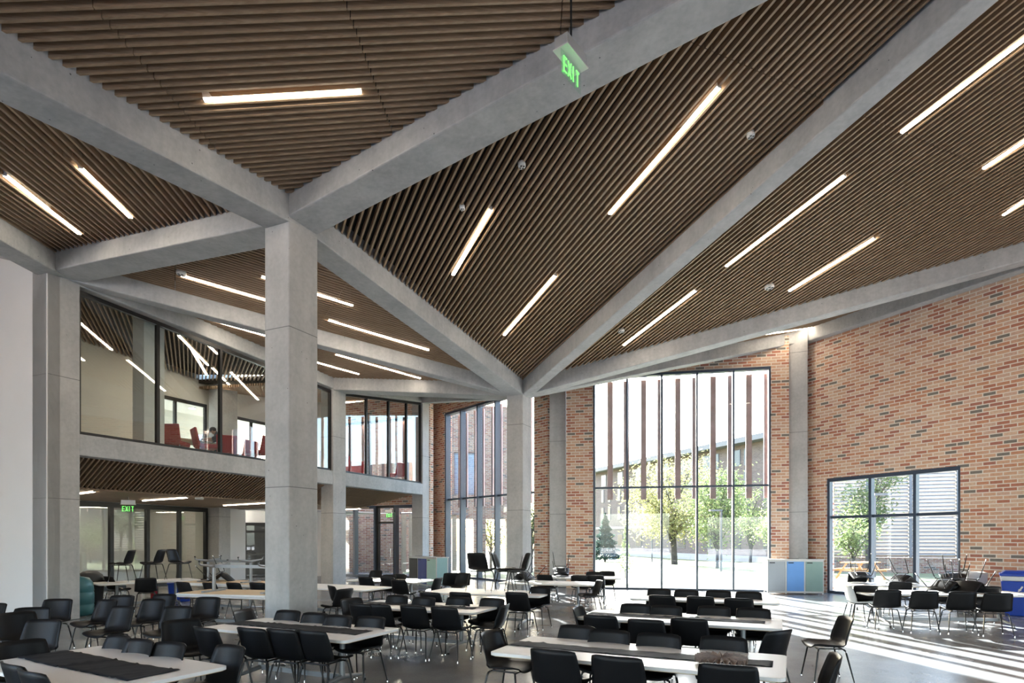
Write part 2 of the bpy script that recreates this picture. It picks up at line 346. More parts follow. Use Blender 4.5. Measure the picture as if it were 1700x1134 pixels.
beam(C2 + Vector((0.1, 0.0)), C7, Z['C2'], Z['C7'], 0.42, 'concrete roof beam above the five pane window', e1=0.2)
beam(C2, C4, Z['C2'], Z['C4'], 0.655, 'concrete roof beam above the far balcony windows', e0=0.2, e1=0.25)
beam(C2, C3, Z['C2'], Z['C3'], 0.36, 'slim concrete diagonal roof beam running over the balcony', e1=0.2)
beam(C3, C4, Z['C3'] - 0.06, Z['C4'], 0.545, 'concrete roof beam along the head of the near balcony window', e0=0.2)
beam(C4, C6, Z['C4'], Z['C6'], 0.545, 'concrete roof beam along the head of the far balcony window', e1=0.3)
beam(C3, E2, Z['C3'], Z['E2'], 0.545, 'concrete roof beam in the upper left corner above the white wall', e0=0.2)
beam(C2, C6, Z['C2'], Z['C6'], 0.36, 'slim concrete roof beam to the brick pier beyond the balcony', e1=0.2)
rwd = Vector((0.432, -0.902)).normalized(); RW0 = Vector((9.79, 20.13)); 
beam(RW0 - rwd * 0.1, RW0 + rwd * 15, 8.22, 8.22, 0.55, 'level concrete beam along the top of the long brick wall', dp=0.95)
beam(C3 + Vd * 0.2, C3 + Vd * 6.0, 7.43, 9.4, 0.5, 'concrete beam along the top of the white wall', dp=0.95)

# slatted ceilings
PITCH, SW, SD = 0.120, 0.034, 0.10
def slat_field(pts, zs, dirv, label, pitch=PITCH, sw=SW, sd=SD, seams=None, seamdir=None, seam0=0.0, back=True):
    """pts: plan polygon of a plane (first three define it with zs); slats run along dirv, cut at the polygon; seams: spacing of the butt joints."""
    P = [V2(p) for p in pts]; pl = Plane(*[(P[i].x, P[i].y, zs[i]) for i in range(3)])
    d = V2(dirv).normalized(); nrm = Vector((-d.y, d.x))
    ts = [p.dot(nrm) for p in P]; t0 = min(ts); mb = MB(); k = 0
    sv = V2(seamdir).normalized() if seamdir is not None else nrm; sk = sv.dot(d) / sv.dot(nrm)
    t = t0 + pitch * 0.5
    while t < max(ts):
        xs = []
        for i in range(len(P)):
            a, b = P[i], P[(i + 1) % len(P)]; ta, tb = a.dot(nrm), b.dot(nrm)
            if (ta <= t < tb) or (tb <= t < ta): q = a + (b - a) * ((t - ta) / (tb - ta)); xs.append(q.dot(d))
        xs.sort()
        if len(xs) >= 2 and xs[-1] - xs[0] > 0.08:
            cuts = [xs[0]]
            if seams:                                    # butt joints lie on parallel lines across the slats
                k0 = sk * t + seam0; m0 = k0 + math.ceil((xs[0] + 0.05 - k0) / seams) * seams
                while m0 < xs[-1] - 0.05: cuts.append(m0); m0 += seams
            cuts.append(xs[-1])
            for a, b in zip(cuts[:-1], cuts[1:]):
                a2 = a + (0.006 if a != cuts[0] else 0); b2 = b - (0.006 if b != cuts[-1] else 0)
                if b2 - a2 < 0.03: continue
                p0 = nrm * t + d * a2; p1 = nrm * t + d * b2; s = nrm * sw / 2
                q = [p0 - s, p1 - s, p1 + s, p0 + s]; zz = [pl.z(*x) for x in q]
                mb.hexa([(x.x, x.y, z) for x, z in zip(q, zz)], [(x.x, x.y, z + sd) for x, z in zip(q, zz)])
        t += pitch; k += 1
    o = mb.build('ceiling', 'slat'); struct(o, label, 'ceiling')
    # grain runs along each slat
    me = o.data; uv = me.uv_layers[0].data; vs = me.vertices
    for p in me.polygons:
        for li in p.loop_indices:
            co = vs[me.loops[li].vertex_index].co; c2 = Vector((co.x, co.y)); uv[li].uv = (c2.dot(d) + 3.1 * round(c2.dot(nrm) / pitch), c2.dot(nrm) * 0.3 + co.z)
    if back:
        zz = [pl.z(*p) + sd + 0.12 for p in P]
        MB().prism([tuple(p) for p in P], zz, [q + 0.15 for q in zz]).build('backing_board', 'void', o)
    return pl
def zc(*names): return [Z[n] + UP for n in names]
T1 = slat_field([C1, E3, E2], zc('C1', 'E3', 'E2'), (0.985, 0.172), 'brown slatted ceiling bay at the top, slats level, with one strip light', seams=2.45, seamdir=(0.035, 1.0), seam0=0.35)
T2 = slat_field([C1, E2, C3], zc('C1', 'E2', 'C3'), E2 - C3, 'brown slatted ceiling bay at the left holding two strip lights', seams=3.2)
T3 = slat_field([C1, C3, C2], zc('C1', 'C3', 'C2'), C3 - C2, 'brown slatted ceiling bay behind the big column', seams=3.2)
T4 = slat_field([C3, C4, C2], zc('C3', 'C4', 'C2'), C3 - C2, 'brown slatted ceiling bay between the slim diagonal beam and the balcony', seams=3.0)
T5 = slat_field([C1, C2, E3], zc('C1', 'C2', 'E3'), E3 - C2, 'brown slatted ceiling bay in the centre between wide and narrow beams', seams=3.05)
T6 = slat_field([C2, C9, E3], zc('C2', 'C9', 'E3'), E3 - C2, 'brown slatted ceiling bay nearest the long brick wall, with many strip lights', seams=3.05)
T7 = slat_field([C2, C7, C9], zc('C2', 'C7', 'C9'), C9 - C2, 'narrow brown ceiling bay above the column of the long brick wall')
slat_field([C2, C4, C6], zc('C2', 'C4', 'C6'), C6 - C2, 'small brown ceiling bay beyond the far balcony window')
slat_field([C2, C6, (-4.1, 29.1)], [Z['C2'] + UP, Z['C6'] + UP, 8.3], C6 - C2, 'small brown ceiling bay beside the far balcony column')
slat_field([C2, (-4.1, 29.1), C8 + Vector((0.1, 0.5))], [Z['C2'] + UP, 8.3, 8.5], C6 - C2, 'small brown ceiling bay before the blue framed window')
slat_field([C2, C8 + Vector((0.1, 0.5)), C7 + Vector((0.1, 0.4))], [Z['C2'] + UP, 8.5, 8.7], C7 - C2, 'small brown ceiling bay before the five pane window')
# plain roof towards the back of the hall (behind the viewer)
o = MB().prism([E2, (-17, -9), (17, -9), E3], [6.6, 6.6, 8.6, 9.3], [6.9, 6.9, 8.9, 9.6]).build('ceiling', 'slat'); struct(o, 'plain roof over the entrance side of the hall', 'ceiling')
o = MB().prism([E3, (17, -9), (17, 7), (14.6, 10.5), C9], [9.3, 8.9, 8.9, 8.9, 8.8], [9.6, 9.2, 9.2, 9.2, 9.1]).build('ceiling', 'slat'); struct(o, 'plain roof beside the long brick wall', 'ceiling')
o = MB().prism([E2, C3, C3 + Vd * 6, (-17, -9)], [6.6, 7.9, 9.4, 6.6], [6.9, 8.2, 9.7, 6.9]).build('ceiling', 'slat'); struct(o, 'plain roof beside the white wall', 'ceiling')

# ------------------------------------------------------------------ walls and windows
def wall(name, p0, p1, z0, z1, th, mat, label, openings=(), side=1, ends=(None, None)):
    """side=+1: thickness goes to the left of p0->p1; ztop may be (za, zb)."""
    p0, p1 = V2(p0), V2(p1); d = (p1 - p0).normalized(); L = (p1 - p0).length; n = Vector((-d.y, d.x)) * side * th
    za, zb = (z1 if hasattr(z1, '__len__') else (z1, z1)); zt = lambda s: za + (zb - za) * s / L
    cuts = sorted({0.0, L} | {c for o in openings for c in o[:2]}); mb = MB()
    def blk(s0, s1, a0, a1, b0, b1):
        q = [p0 + d * s0, p0 + d * s1, p0 + d * s1 + n, p0 + d * s0 + n]; lo = [a0, b0, b0, a0]; hi = [a1, b1, b1, a1]
        if side < 0: q.reverse(); lo.reverse(); hi.reverse()
        mb.prism(q, lo, hi)
    for s0, s1 in zip(cuts[:-1], cuts[1:]):
        m = (s0 + s1) / 2; ops = sorted([o for o in openings if o[0] <= m <= o[1]], key=lambda o: o[2]); z = z0
        for o in ops:
            if o[2] > z + 1e-3: blk(s0, s1, z, o[2], z, o[2])
            z = o[3]
        if zt(m) > z + 1e-3: blk(s0, s1, z, zt(s0), z, zt(s1))
    return struct(mb.build(name, mat), label, 'wall')
def glazing(name, p0, d, s0, s1, z0, z1, mulls, trans, label, n, depth=0.2, fw=0.06, mat='steel', gl='glass', ztop1=None, off=0.0, sill=None, cat='window'):
    """framed glazing in the vertical plane through p0 along d; n = unit normal to the outside; depth = depth of mullions measured inwards from the pane."""
    p0, d, n = V2(p0), V2(d).normalized(), V2(n).normalized(); zt = lambda s: z1 + ((ztop1 - z1) * (s - s0) / (s1 - s0) if ztop1 is not None else 0)
    sl_ = lambda s: z0 + ((sill - z0) * (s - s0) / (s1 - s0) if sill is not None else 0)
    root = empty(name, (p0.x + d.x * s0, p0.y + d.y * s0, z0)); struct(root, label, cat)
    org = Vector(root.location)
    def quad(a, b, i0, i1): return [p0 + d * a + n * i1, p0 + d * b + n * i1, p0 + d * b + n * i0, p0 + d * a + n * i0]
    def put(nm, a, b, za0, zb0, za1, zb1, i0, i1, m):
        q = quad(a, b, i0, i1); mb = MB().hexa([(x.x - org.x, x.y - org.y, z - org.z) for x, z in zip(q, (za0, zb0, zb0, za0))], [(x.x - org.x, x.y - org.y, z - org.z) for x, z in zip(q, (za1, zb1, zb1, za1))])
        return mb.build(nm, m, root)
    i0, i1 = off - depth, off + 0.05
    fr = MB()
    for a, b, f0, f1 in ((s0, s0 + fw, sl_, zt), (s1 - fw, s1, sl_, zt)):
        q = quad(a, b, i0, i1); fr.hexa([(x.x - org.x, x.y - org.y, f0(s) - org.z) for x, s in zip(q, (a, b, b, a))], [(x.x - org.x, x.y - org.y, f1(s) - org.z) for x, s in zip(q, (a, b, b, a))])
    for f0, h0, h1 in ((sl_, 0, fw), (zt, -fw * 1.3, 0)):
        q = quad(s0 + fw, s1 - fw, i0, i1); ss = (s0 + fw, s1 - fw, s1 - fw, s0 + fw)
        fr.hexa([(x.x - org.x, x.y - org.y, f0(s) + h0 - org.z) for x, s in zip(q, ss)], [(x.x - org.x, x.y - org.y, f0(s) + h1 - org.z) for x, s in zip(q, ss)])
    fr.build('window_frame', mat, root)
    for s in mulls: put('mullion', s - fw / 2, s + fw / 2, sl_(s) + fw, sl_(s) + fw, zt(s) - fw, zt(s) - fw, i0, i1, mat)
    ed = [s0 + fw] + list(mulls) + [s1 - fw]
    for k in range(len(ed) - 1):
        a = ed[k] + (fw / 2 if k else 0); b = ed[k + 1] - (fw / 2 if k < len(ed) - 2 else 0)
        zz = [None] + list(trans) + [None]
        for t in trans: put('transom', a, b, t - fw / 2, t - fw / 2, t + fw / 2, t + fw / 2, i0 * 0.6 + i1 * 0.4, i1, mat)
        for j in range(len(zz) - 1):
            lo = (lambda s: sl_(s) + fw) if zz[j] is None else (lambda s, q=zz[j]: q + fw / 2)
            hi = (lambda s: zt(s) - fw) if zz[j + 1] is None else (lambda s, q=zz[j + 1]: q - fw / 2)
            put('window_pane', a, b, lo(a), lo(b), hi(a), hi(b), off - 0.006, off + 0.006, gl)
    return root
# long brick wall on the right, with the three pane window
RN = Vector((0.902, 0.432))                            # outwards
RS0 = (Vector((10.127, 19.418)) - RW0).dot(rwd); RS1 = RS0 + 3.92
wall('wall_right', RW0 - rwd * 0.35, RW0 + rwd * 15, 0, 8.22, 0.38, 'brick', 'long brick wall with a low three pane window', [(RS0 + 0.35, RS1 + 0.35, 0.0, 3.69)], side=1)
glazing('window_1', RW0, rwd, RS0, RS1, 0.0, 3.69, [RS0 + 1.42, RS0 + 2.72], [2.44], 'dark framed three pane window with a mid rail in the long brick wall', RN, depth=0.10, fw=0.085, off=0.15)
# window wall with the five panes
BW0, BW1 = Vector((1.916, 21.28)), Vector((9.06, 19.70)); bwd = (BW1 - BW0).normalized(); BN = Vector((-bwd.y, bwd.x))
BS0 = (Vector((2.847, 21.08)) - BW0).dot(bwd); BS1 = (Vector((8.51, 19.82)) - BW0).dot(bwd)
wall('wall_back', BW0, BW1, 0, 8.4, 0.36, 'brick', 'brick wall framing the tall five pane window', [(BS0, BS1, 0.0, 7.42)], side=1)
mm = [BS0 + (BS1 - BS0) * k / 5 for k in range(1, 5)]
win = glazing('window_2', BW0, bwd, BS0, BS1, 0.0, 7.42, mm, [3.52], 'tall five pane window looking onto the lawn', BN, depth=0.16, fw=0.065, off=0.12)
def fins(root, p0, d, n, ss, z0, z1, wd, dist, mat='fin'):
    for k, s in enumerate(ss):
        p = V2(p0) + d * s + n * dist - V2(root.location.xy); r = math.atan2(d.y, d.x)
        f = MB().box((p.x, p.y, (z0 + z1) / 2 - root.location.z), (wd, 0.06, z1 - z0), r); f.build('sunscreen_fin', mat, root)
pw = (BS1 - BS0) / 5
fins(win, BW0, bwd, BN, [BS0 + pw * (k + f) for k in range(5) for f in (0.48, 0.97)], 3.12, 7.30, 0.19, 0.45)
# wall with the blue tall window (runs from beyond the balcony to the column beside the five panes)
LN = Vector((0.797, 0.603)); lwd = Vector((0.603, -0.797))
LW0 = Vector((-3.76, 28.9)) - LN * 0.30; LW1 = Vector((1.33, 22.19)) - LN * 0.02
lwd = (LW1 - LW0).normalized(); LN = Vector((-lwd.y, lwd.x)); LL = (LW1 - LW0).length
LS0 = (Vector((-2.92, 27.8)) - LW0).dot(lwd); LS1 = LL - 0.75
wall('wall_far', LW0, LW1, 0, 8.3, 0.42, 'brick', 'brick wall holding the tall blue framed window', [(LS0, LS1, 0.0, 7.5)], side=1)
lp = (LS1 - LS0) / 5
win = glazing('window_3', LW0, lwd, LS0, LS1, 0.0, 7.5, [LS0 + lp * k for k in range(1, 5)], [3.52], 'tall window with deep blue grey mullions behind the middle column', LN, depth=0.22, fw=0.075, off=0.27)
fins(win, LW0, lwd, LN, [LS0 + lp * (k + f) for k in range(5) for f in (0.3, 0.78)], 3.15, 7.4, 0.12, 0.6)
wall('wall_return', (-3.52, 25.95), (-3.98, 28.95), 0, 8.3, 0.3, 'brick', 'short unseen brick return added behind the far balcony column to stop daylight', side=1)  # added out of sight to close a gap that let skylight in
# end wall beyond the balcony: glazed door below, glazed lounge end above
EN = Vector((0.4226, 0.9063)); EW0 = Vector((-9.0, 28.45)); EW1 = Vector((-3.55, 25.95)); ewd = (EW1 - EW0).normalized(); EN = Vector((-ewd.y, ewd.x)); EL = (EW1 - EW0).length
DB = [0.95, 1.95, 3.0, 3.85, 4.75, EL - 0.3]
wall('wall_end', EW0, EW1, 0, 8.0, 0.3, 'brick', 'brick end wall below and above the balcony lounge', [(DB[0], EL - 0.25, 0.0, 3.25), (0.5, EL - 0.7, 4.1, 7.05)], side=1)
glazing('window_4', EW0, ewd, DB[0], 3.2, 0.0, 3.22, [2.0], [], 'blue framed glass beside the entrance door', EN, depth=0.2, fw=0.1, off=0.1)
dr = glazing('door_1', EW0, ewd, 3.2, 4.2, 0.0, 3.22, [], [2.45], 'black framed glass entrance door', EN, depth=0.12, fw=0.09, mat='black', off=0.1, cat='door')
hp = V2(EW0) + ewd * 4.02 - EN * 0.08 - V2(dr.location.xy); MB().tube([(hp.x, hp.y, 0.9), (hp.x, hp.y, 1.3)], 0.018).build('handle', 'chrome', dr)
glazing('window_5', EW0, ewd, 4.2, EL - 0.25, 0.0, 3.22, [], [], 'narrow blue framed glass between the door and the far column', EN, depth=0.2, fw=0.1, off=0.1)
win = glazing('window_6', EW0, ewd, 0.5, EL - 0.7, 4.1, 7.05, [1.7, 2.8, 3.9], [], 'bright end window of the balcony lounge', EN, depth=0.15, fw=0.07, off=0.1)
fins(win, EW0, ewd, EN, [0.9, 1.35, 2.1, 2.5, 3.2, 3.55, 4.3, 4.7], 4.15, 7.0, 0.16, 0.5)
# white wall on the left
o = MB().prism([V2(n3) + Vd * 0.0, V2(n3) + Vd * 0.0 + U * 0.25, V2(n3) + Vd * 6 + U * 0.25, V2(n3) + Vd * 6], 0, [7.43, 7.45, 9.4, 9.38]).build('wall_left', 'white')
struct(o, 'smooth white wall at the edge of the hall', 'wall')

# unseen walls behind and beside the viewer, added and pierced to shape the daylight
wall('wall_added_rear', (17, -9), (-17, -9), 0, 8.9, 0.35, 'brick', 'unseen brick wall added behind the viewer, wide windows sized for daylight', [(1.5, 7.0, 0.1, 3.4), (8.5, 14.0, 0.1, 3.4), (17.0, 23.0, 0.1, 3.8), (24.5, 32.5, 0.1, 5.0)], side=1)
wall('wall_added_left', (-17, -9), (-15.2, 15.2), 0, 9.4, 0.35, 'white', 'unseen white side wall added left of the hall, opening sized for daylight', [(2.0, 12.0, 1.0, 7.4)], side=1)
wall('wall_added_right', RW0 + rwd * 15, (17, -9), 0, 8.9, 0.35, 'brick', 'unseen brick wall added beside the viewer, tall window sized for daylight', [(2.0, 7.0, 0.2, 7.0)], side=1)
# ------------------------------------------------------------------ balcony (upper floor) and the space below it
B0 = Vector((-9.502, 13.233))                          # bridge plane: far edge of the column by the white wall
def Bp(t, off=0.0): return B0 + U * t + Vd * off
TB = 14.25
zsl = lambda t: 4.06 + 0.005 * t
def edge_beam(t0, t1, label):
    o = MB().prism([Bp(t0), Bp(t1), Bp(t1, 0.35), Bp(t0, 0.35)], 3.60, 4.07).build('beam', 'conc'); bevel(o, 0.015); return struct(o, label, 'beam')
edge_beam(-0.001, 8.05, 'concrete edge of the balcony floor under the near balcony window')
edge_beam(8.69, 13.55, 'concrete edge of the balcony floor under the far balcony window')
o = MB().prism([Bp(0.0, 0.35), Bp(13.6, 0.35), Bp(13.6, 5.2), Bp(13.2, 9.0), Bp(0.0, 9.0)], 3.66, 4.0).build('floor', 'conc'); struct(o, 'upper floor of the balcony lounge', 'floor')
bn = Vector((Vd.x, Vd.y))                              # outwards of the balcony glazing = away from the hall
g = glazing('window_7', Bp(0), U, 0.0, 8.05, 4.07, 7.26, [1.87, 3.68, 5.35, 6.95], [], 'near balcony window between two concrete columns', bn, depth=0.05, fw=0.07, mat='black', gl='glassr', ztop1=6.82, off=0.12)
g = glazing('window_8', Bp(0), U, 8.69, 13.55, 4.07, 6.86, [9.95, 11.3, 12.5], [], 'far balcony window next to the brick pier', bn, depth=0.05, fw=0.07, mat='black', gl='glassr', ztop1=7.5, off=0.12)
# lounge: slatted ceiling, rear wall, piers
T8 = slat_field([Bp(-0.4, 0.3), Bp(8.3, 0.3), Bp(8.3, 7.2), Bp(-0.4, 7.2)], [7.75, 7.2, 8.0, 8.5], Vd * 0.8 + U * 0.6, 'brown slatted ceiling of the lounge behind the near balcony window')
slat_field([Bp(8.3, 0.3), Bp(14.3, 0.3), Bp(14.3, 7.2), Bp(8.3, 7.2)], [7.2, 7.85, 8.3, 8.0], U, 'brown slatted ceiling of the lounge behind the far balcony window')
wall('wall_lounge', Bp(-0.3, 7.0), Bp(14.2, 7.0), 4.0, 8.6, 0.2, 'paint', 'off white rear wall of the balcony lounge', [(6.75, 9.0, 4.0, 7.1), (9.9, 12.6, 4.0, 6.9)], side=1)
wall('wall_lounge_end', Bp(-0.3, 0.6), Bp(-0.3, 7.0), 4.0, 8.6, 0.2, 'paint', 'off white side wall of the balcony lounge', side=1)
wall('wall_lounge_side', Bp(14.0, 5.9), Bp(14.0, 7.2), 4.0, 8.4, 0.2, 'paint', 'short grey wall at the far corner of the lounge', side=-1)
glazing('window_9', Bp(-0.3, 7.0), U, 6.75, 9.0, 4.0, 7.1, [7.65], [], 'black framed partition at the rear of the lounge', bn, depth=0.05, fw=0.10, mat='black', off=0.08)
glazing('window_11', Bp(-0.3, 7.0), U, 9.9, 12.6, 4.0, 6.9, [11.2], [], 'black framed partition further along the rear of the lounge', bn, depth=0.05, fw=0.10, mat='black', off=0.08)
wall('wall_office', Bp(5.2, 9.6), Bp(13.6, 9.6), 4.0, 7.4, 0.2, 'paint', 'pale wall of the office behind the lounge partition', side=1)
o = MB().prism([Bp(5.2, 7.25), Bp(13.6, 7.25), Bp(13.6, 9.8), Bp(5.2, 9.8)], 7.15, 7.35).build('ceiling', 'paint'); struct(o, 'low ceiling of the office behind the lounge', 'ceiling')
struct(MB().prism([Bp(1.95, 0.75), Bp(2.5, 0.75), Bp(2.5, 1.2), Bp(1.95, 1.2)], 4.0, 7.9).build('column', 'white'), 'pale square column just behind the near balcony window', 'column')
struct(MB().prism([Bp(8.6, 6.2), Bp(9.45, 6.2), Bp(9.45, 6.8), Bp(8.6, 6.8)], 4.0, 8.3).build('column', 'concj'), 'concrete column deep inside the balcony lounge', 'column')
# underside of the balcony
BRK = 1.9
def soffit(t0, t1, t1b, label):
    ts = t0; mb = MB(); d = (Vd * BRK + U * 0.45); 
    while ts < t1:
        a = Bp(ts, 0.34); end = 1.0
        if ts + 0.45 > t1b: end = max(0.05, (t1 - ts) / max(0.01, (t1 - t1b + 0.45)))
        b = a + Vector((d.x, d.y)) * end * ((BRK - 0.34) / BRK); s = U * 0.019; zb = 3.58 - 0.56 * end
        q = [a - s, b - s, b + s, a + s]; lo = [3.58, zb, zb, 3.58]
        mb.prism(list(reversed(q)), list(reversed(lo)), [x + 0.09 for x in reversed(lo)]); ts += 0.115
    o = mb.build('ceiling', 'slat'); struct(o, label, 'ceiling')
    q = [Bp(t0 - 0.05, 0.34), Bp(t1, 0.34), Bp(t1b + 0.35, BRK + 0.05), Bp(t0 - 0.05, BRK + 0.05)]
    MB().prism(q, [3.70, 3.70, 3.14, 3.14], [3.75, 3.75, 3.19, 3.19]).build('backing_board', 'void', o)
    return o
soffit(-0.3, 8.0, 8.4, 'sloping slatted soffit under the near part of the balcony')
soffit(8.15, 13.3, 12.1, 'sloping slatted soffit under the far part of the balcony')
slat_field([Bp(-0.25, BRK), Bp(12.4, BRK), Bp(11.5, 9.0), Bp(-0.25, 9.0)], [3.0, 3.0, 3.0], U, 'flat slatted ceiling under the balcony', pitch=0.06, sw=0.045, sd=0.05)
# glass wall below
G0, G1 = Vector((-15.0, 16.3)), Vector((-12.33, 24.33)); gd = (G1 - G0).normalized(); gn = Vector((-gd.y, gd.x)); GL = (G1 - G0).length
def gs(px):                                            # distance along the glass wall of the point seen at px
    k = (px - CX) / F; return (k * G0.y - G0.x) / (gd.x - k * gd.y)
glazing('window_10', G0, gd, 0.0, gs(345), 0.0, 2.98, [gs(186), gs(246), gs(299)], [], 'dark framed glass wall under the balcony', gn, depth=0.07, fw=0.13, mat='black', gl='glassr', off=0.06)
wall('wall_studio', G0 + gn * 4.0 - gd * 1, G1 + gn * 4.0 + gd * 2, 0, 3.0, 0.15, 'white', 'pale rear wall of the room behind the glass wall', side=1)
struct(MB().prism([G0 + gn * 0.1 - gd, G1 + gn * 0.1 + gd * 0.2, G1 + gn * 4.0 + gd * 0.2, G0 + gn * 4.0 - gd], 2.99, 3.1).build('ceiling', 'white'), 'white ceiling of the room behind the glass wall', 'ceiling')
struct(MB().prism([G0 + gn * 4 - gd * 1, G0 + gn * 0.1 - gd * 1, G0 + gn * 0.1 - gd * 0.9, G0 + gn * 4 - gd * 0.9], 0, 3.0).build('wall_studio_side', 'paint'), 'pale side wall of the room behind the glass wall', 'wall')
struct(MB().prism([G1 + gd * 0.1, G1 + gd * 0.1 + gd * 0.2, G1 + gn * 4 + gd * 0.3, G1 + gn * 4 + gd * 0.1], 0, 3.0).build('wall_studio_end', 'paint'), 'pale end wall of the room behind the glass wall', 'wall')
gp = G0 + gd * gs(345)
struct(MB().prism([gp + gd * 0.02, gp + gd * 0.02 - gn * 0.55, gp + gd * 0.62 - gn * 0.55, gp + gd * 0.62], 0, 3.0).build('column', 'concj'), 'concrete column at the end of the glass wall under the balcony', 'column')
q0 = gp + gd * 0.66 - gn * 0.38
wall('wall_corridor', q0, q0 + gd * 1.0, 0, 3.0, 0.25, 'white', 'white return wall at the mouth of the corridor', side=1)
q1 = Vector((-11.9, 26.6)); q2 = Vector((-8.9, 27.9))
wall('wall_corridor_end', q1 - (q2 - q1) * 0.3, q2 + (q2 - q1) * 0.15, 0, 3.0, 0.2, 'white', 'white wall at the end of the corridor', [(1.05, 2.0, 0.0, 2.45)], side=1)
dd = (q2 - q1).normalized()
glazing('door_2', q1 - (q2 - q1) * 0.3, dd, 1.05, 2.0, 0.0, 2.45, [], [2.05], 'dark glazed door at the end of the corridor', Vector((-dd.y, dd.x)), depth=0.08, fw=0.1, mat='black', off=0.05, cat='door')
qb = q1 + Vector((-dd.y, dd.x)) * 2.2
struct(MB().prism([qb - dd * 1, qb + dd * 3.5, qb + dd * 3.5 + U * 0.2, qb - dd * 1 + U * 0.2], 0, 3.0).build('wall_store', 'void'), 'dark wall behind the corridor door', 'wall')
struct(MB().prism([Bp(10.2, 4.4), Bp(16.5, 4.0), Bp(16.5, 10.5), Bp(10.2, 10.5)], 2.96, 2.99).build('ceiling', 'white'), 'white corridor ceiling with round downlights', 'ceiling')
for k, tt in enumerate((7.2, 9.0, 11.2)):  # lamps added to brighten the dark office, no such fittings known
    q = Bp(tt, 8.3); o = MB().lathe([(0.0, 0.0), (0.14, 0.0), (0.15, -0.02), (0.0, -0.02)], (0, 0, 0), 20).build('office_fill_light', 'plast'); o.location = (q.x, q.y, 7.15)
    tag(o, 'added round fill light behind the lounge partition, %s from the left' % ORD[k], 'downlight', 'added fill lights behind the lounge'); MB().lathe([(0.0, -0.022), (0.12, -0.022), (0.12, -0.03), (0.0, -0.03)], (0, 0, 0), 20).build('diffuser', 'office', o)
for k, (px, py) in enumerate(((411, 855), (404, 859.5), (397, 863.5))):
    p = xz(px, py, 2.95); o = MB().lathe([(0.0, 0.0), (0.09, 0.0), (0.10, -0.015), (0.075, -0.02), (0.0, -0.02)], (0, 0, 0), 16).build('ceiling_downlight', 'plast'); o.location = (p.x, p.y, 2.96)
    tag(o, 'round corridor downlight, %s one in the row of three' % ['nearest', 'middle', 'furthest'][k], 'downlight', 'corridor downlights')
    MB().lathe([(0.0, -0.022), (0.07, -0.022), (0.07, -0.026), (0.0, -0.026)], (0, 0, 0), 16).build('diffuser', 'down', o)

# ------------------------------------------------------------------ strip lights
def strip(pl, a, b, label, wd=0.066, group='linear strip lights in the slatted ceilings'):
    p, q = pl.hit(*a), pl.hit(*b); up = pl.n if pl.n.z > 0 else -pl.n
    d = (q - p); L = d.length; d.normalize()
    r = empty('strip_light', p); tag(r, label, 'light', group)
    MB().bar(d * 0.0 + up * 0.035, d * L + up * 0.035, wd, 0.06, up).build('housing', 'plast', r)
    MB().bar(d * 0.005 - up * 0.006, d * (L - 0.005) - up * 0.006, wd * 0.92, 0.022, up).build('diffuser', 'tube', r)
    for t in (0.0, L): MB().bar(d * (t - 0.006) - up * 0.004, d * (t + 0.006) - up * 0.004, wd, 0.028, up).build('end_cap', 'plast', r)
LIGHTS = [
 (T1, (338, 165), (600, 151), 'lit strip light alone in the level slatted bay at the top'),
 (T2, (8, 290), (132, 388), 'longer strip light in the slatted bay at the left edge'),
 (T2, (134, 278), (217, 361), 'shorter strip light beside the big column beam at the left'),
 (T3, (300, 457), (500, 515), 'strip light above the balcony beside the ceiling speaker'),
 (T3, (434, 459), (586, 507), 'strip light passing behind the top of the big column'),
 (T3, (545, 531), (712, 581), 'long strip light under the beam joining the two columns'),
 (T4, (357, 533), (475, 567), 'strip light over the near balcony window'),
 (T4, (557, 588), (698, 628), 'strip light over the far balcony window beside a smoke detector'),
 (T4, (470, 586), (596, 621), 'strip light half hidden by the big column over the balcony'),
 (T5, (752, 456), (815, 347), 'short strip light nearest the big column in the central bay'),
 (T5, (1012, 355), (1194, 144), 'longest strip light of the central slatted bay'),
 (T5, (837, 556), (922, 457), 'strip light of the central bay pointing at the middle column'),
 (T6, (1035, 573), (1155, 482), 'strip light of the far bay closest to the middle column'),
 (T6, (1205, 442), (1403, 291), 'long strip light along the narrow climbing beam'),
 (T6, (1310, 483), (1452, 395), 'strip light of the far bay beside the beam over the brick wall'),
 (T6, (1496, 220), (1730, 42), 'very long strip light running out of the top right corner'),
 (T6, (1632, 280), (1740, 208), 'strip light cut by the picture edge under the very long one'),
 (T6, (1665, 357), (1760, 294), 'lowest strip light cut by the picture edge over the brick wall'),
 (T7, (1255, 557), (1361, 542), 'thin strip light between the two beams over the brick wall column'),
]
for a in LIGHTS: strip(*a)
PF = Plane((0, 0, 2.99), (1, 0, 2.99), (0, 1, 2.99))
for a, b, l in (((100, 823), (157, 816), 'strip light under the balcony nearest the white wall'), ((238, 831), (311, 826), 'strip light under the balcony above the glass wall'),
                ((372, 839), (470, 833.5), 'strip light under the balcony left of the big column'), ((570, 846), (599, 844.5), 'strip light under the balcony near the entrance door')):
    strip(PF, a, b, l, 0.07, 'strip lights under the balcony')
for a, b, l in (((296, 556), (345, 606), 'strip light of the lounge ceiling seen through the near balcony window'), ((352, 610), (382, 640), 'second strip light of the lounge ceiling deeper in the room'), ((317, 578), (343, 622), 'third strip light of the lounge ceiling crossing the others')):
    strip(T8, a, b, l, 0.07, 'strip lights of the lounge')
def strip3(p, q, label, group):
    r = empty('strip_light', p); tag(r, label, 'light', group); d = Vector(q) - Vector(p)
    MB().bar((0, 0, 0.03), d + Vector((0, 0, 0.03)), 0.08, 0.05).build('housing', 'plast', r); MB().bar((0, 0, 0), d, 0.07, 0.02).build('diffuser', 'tube', r)
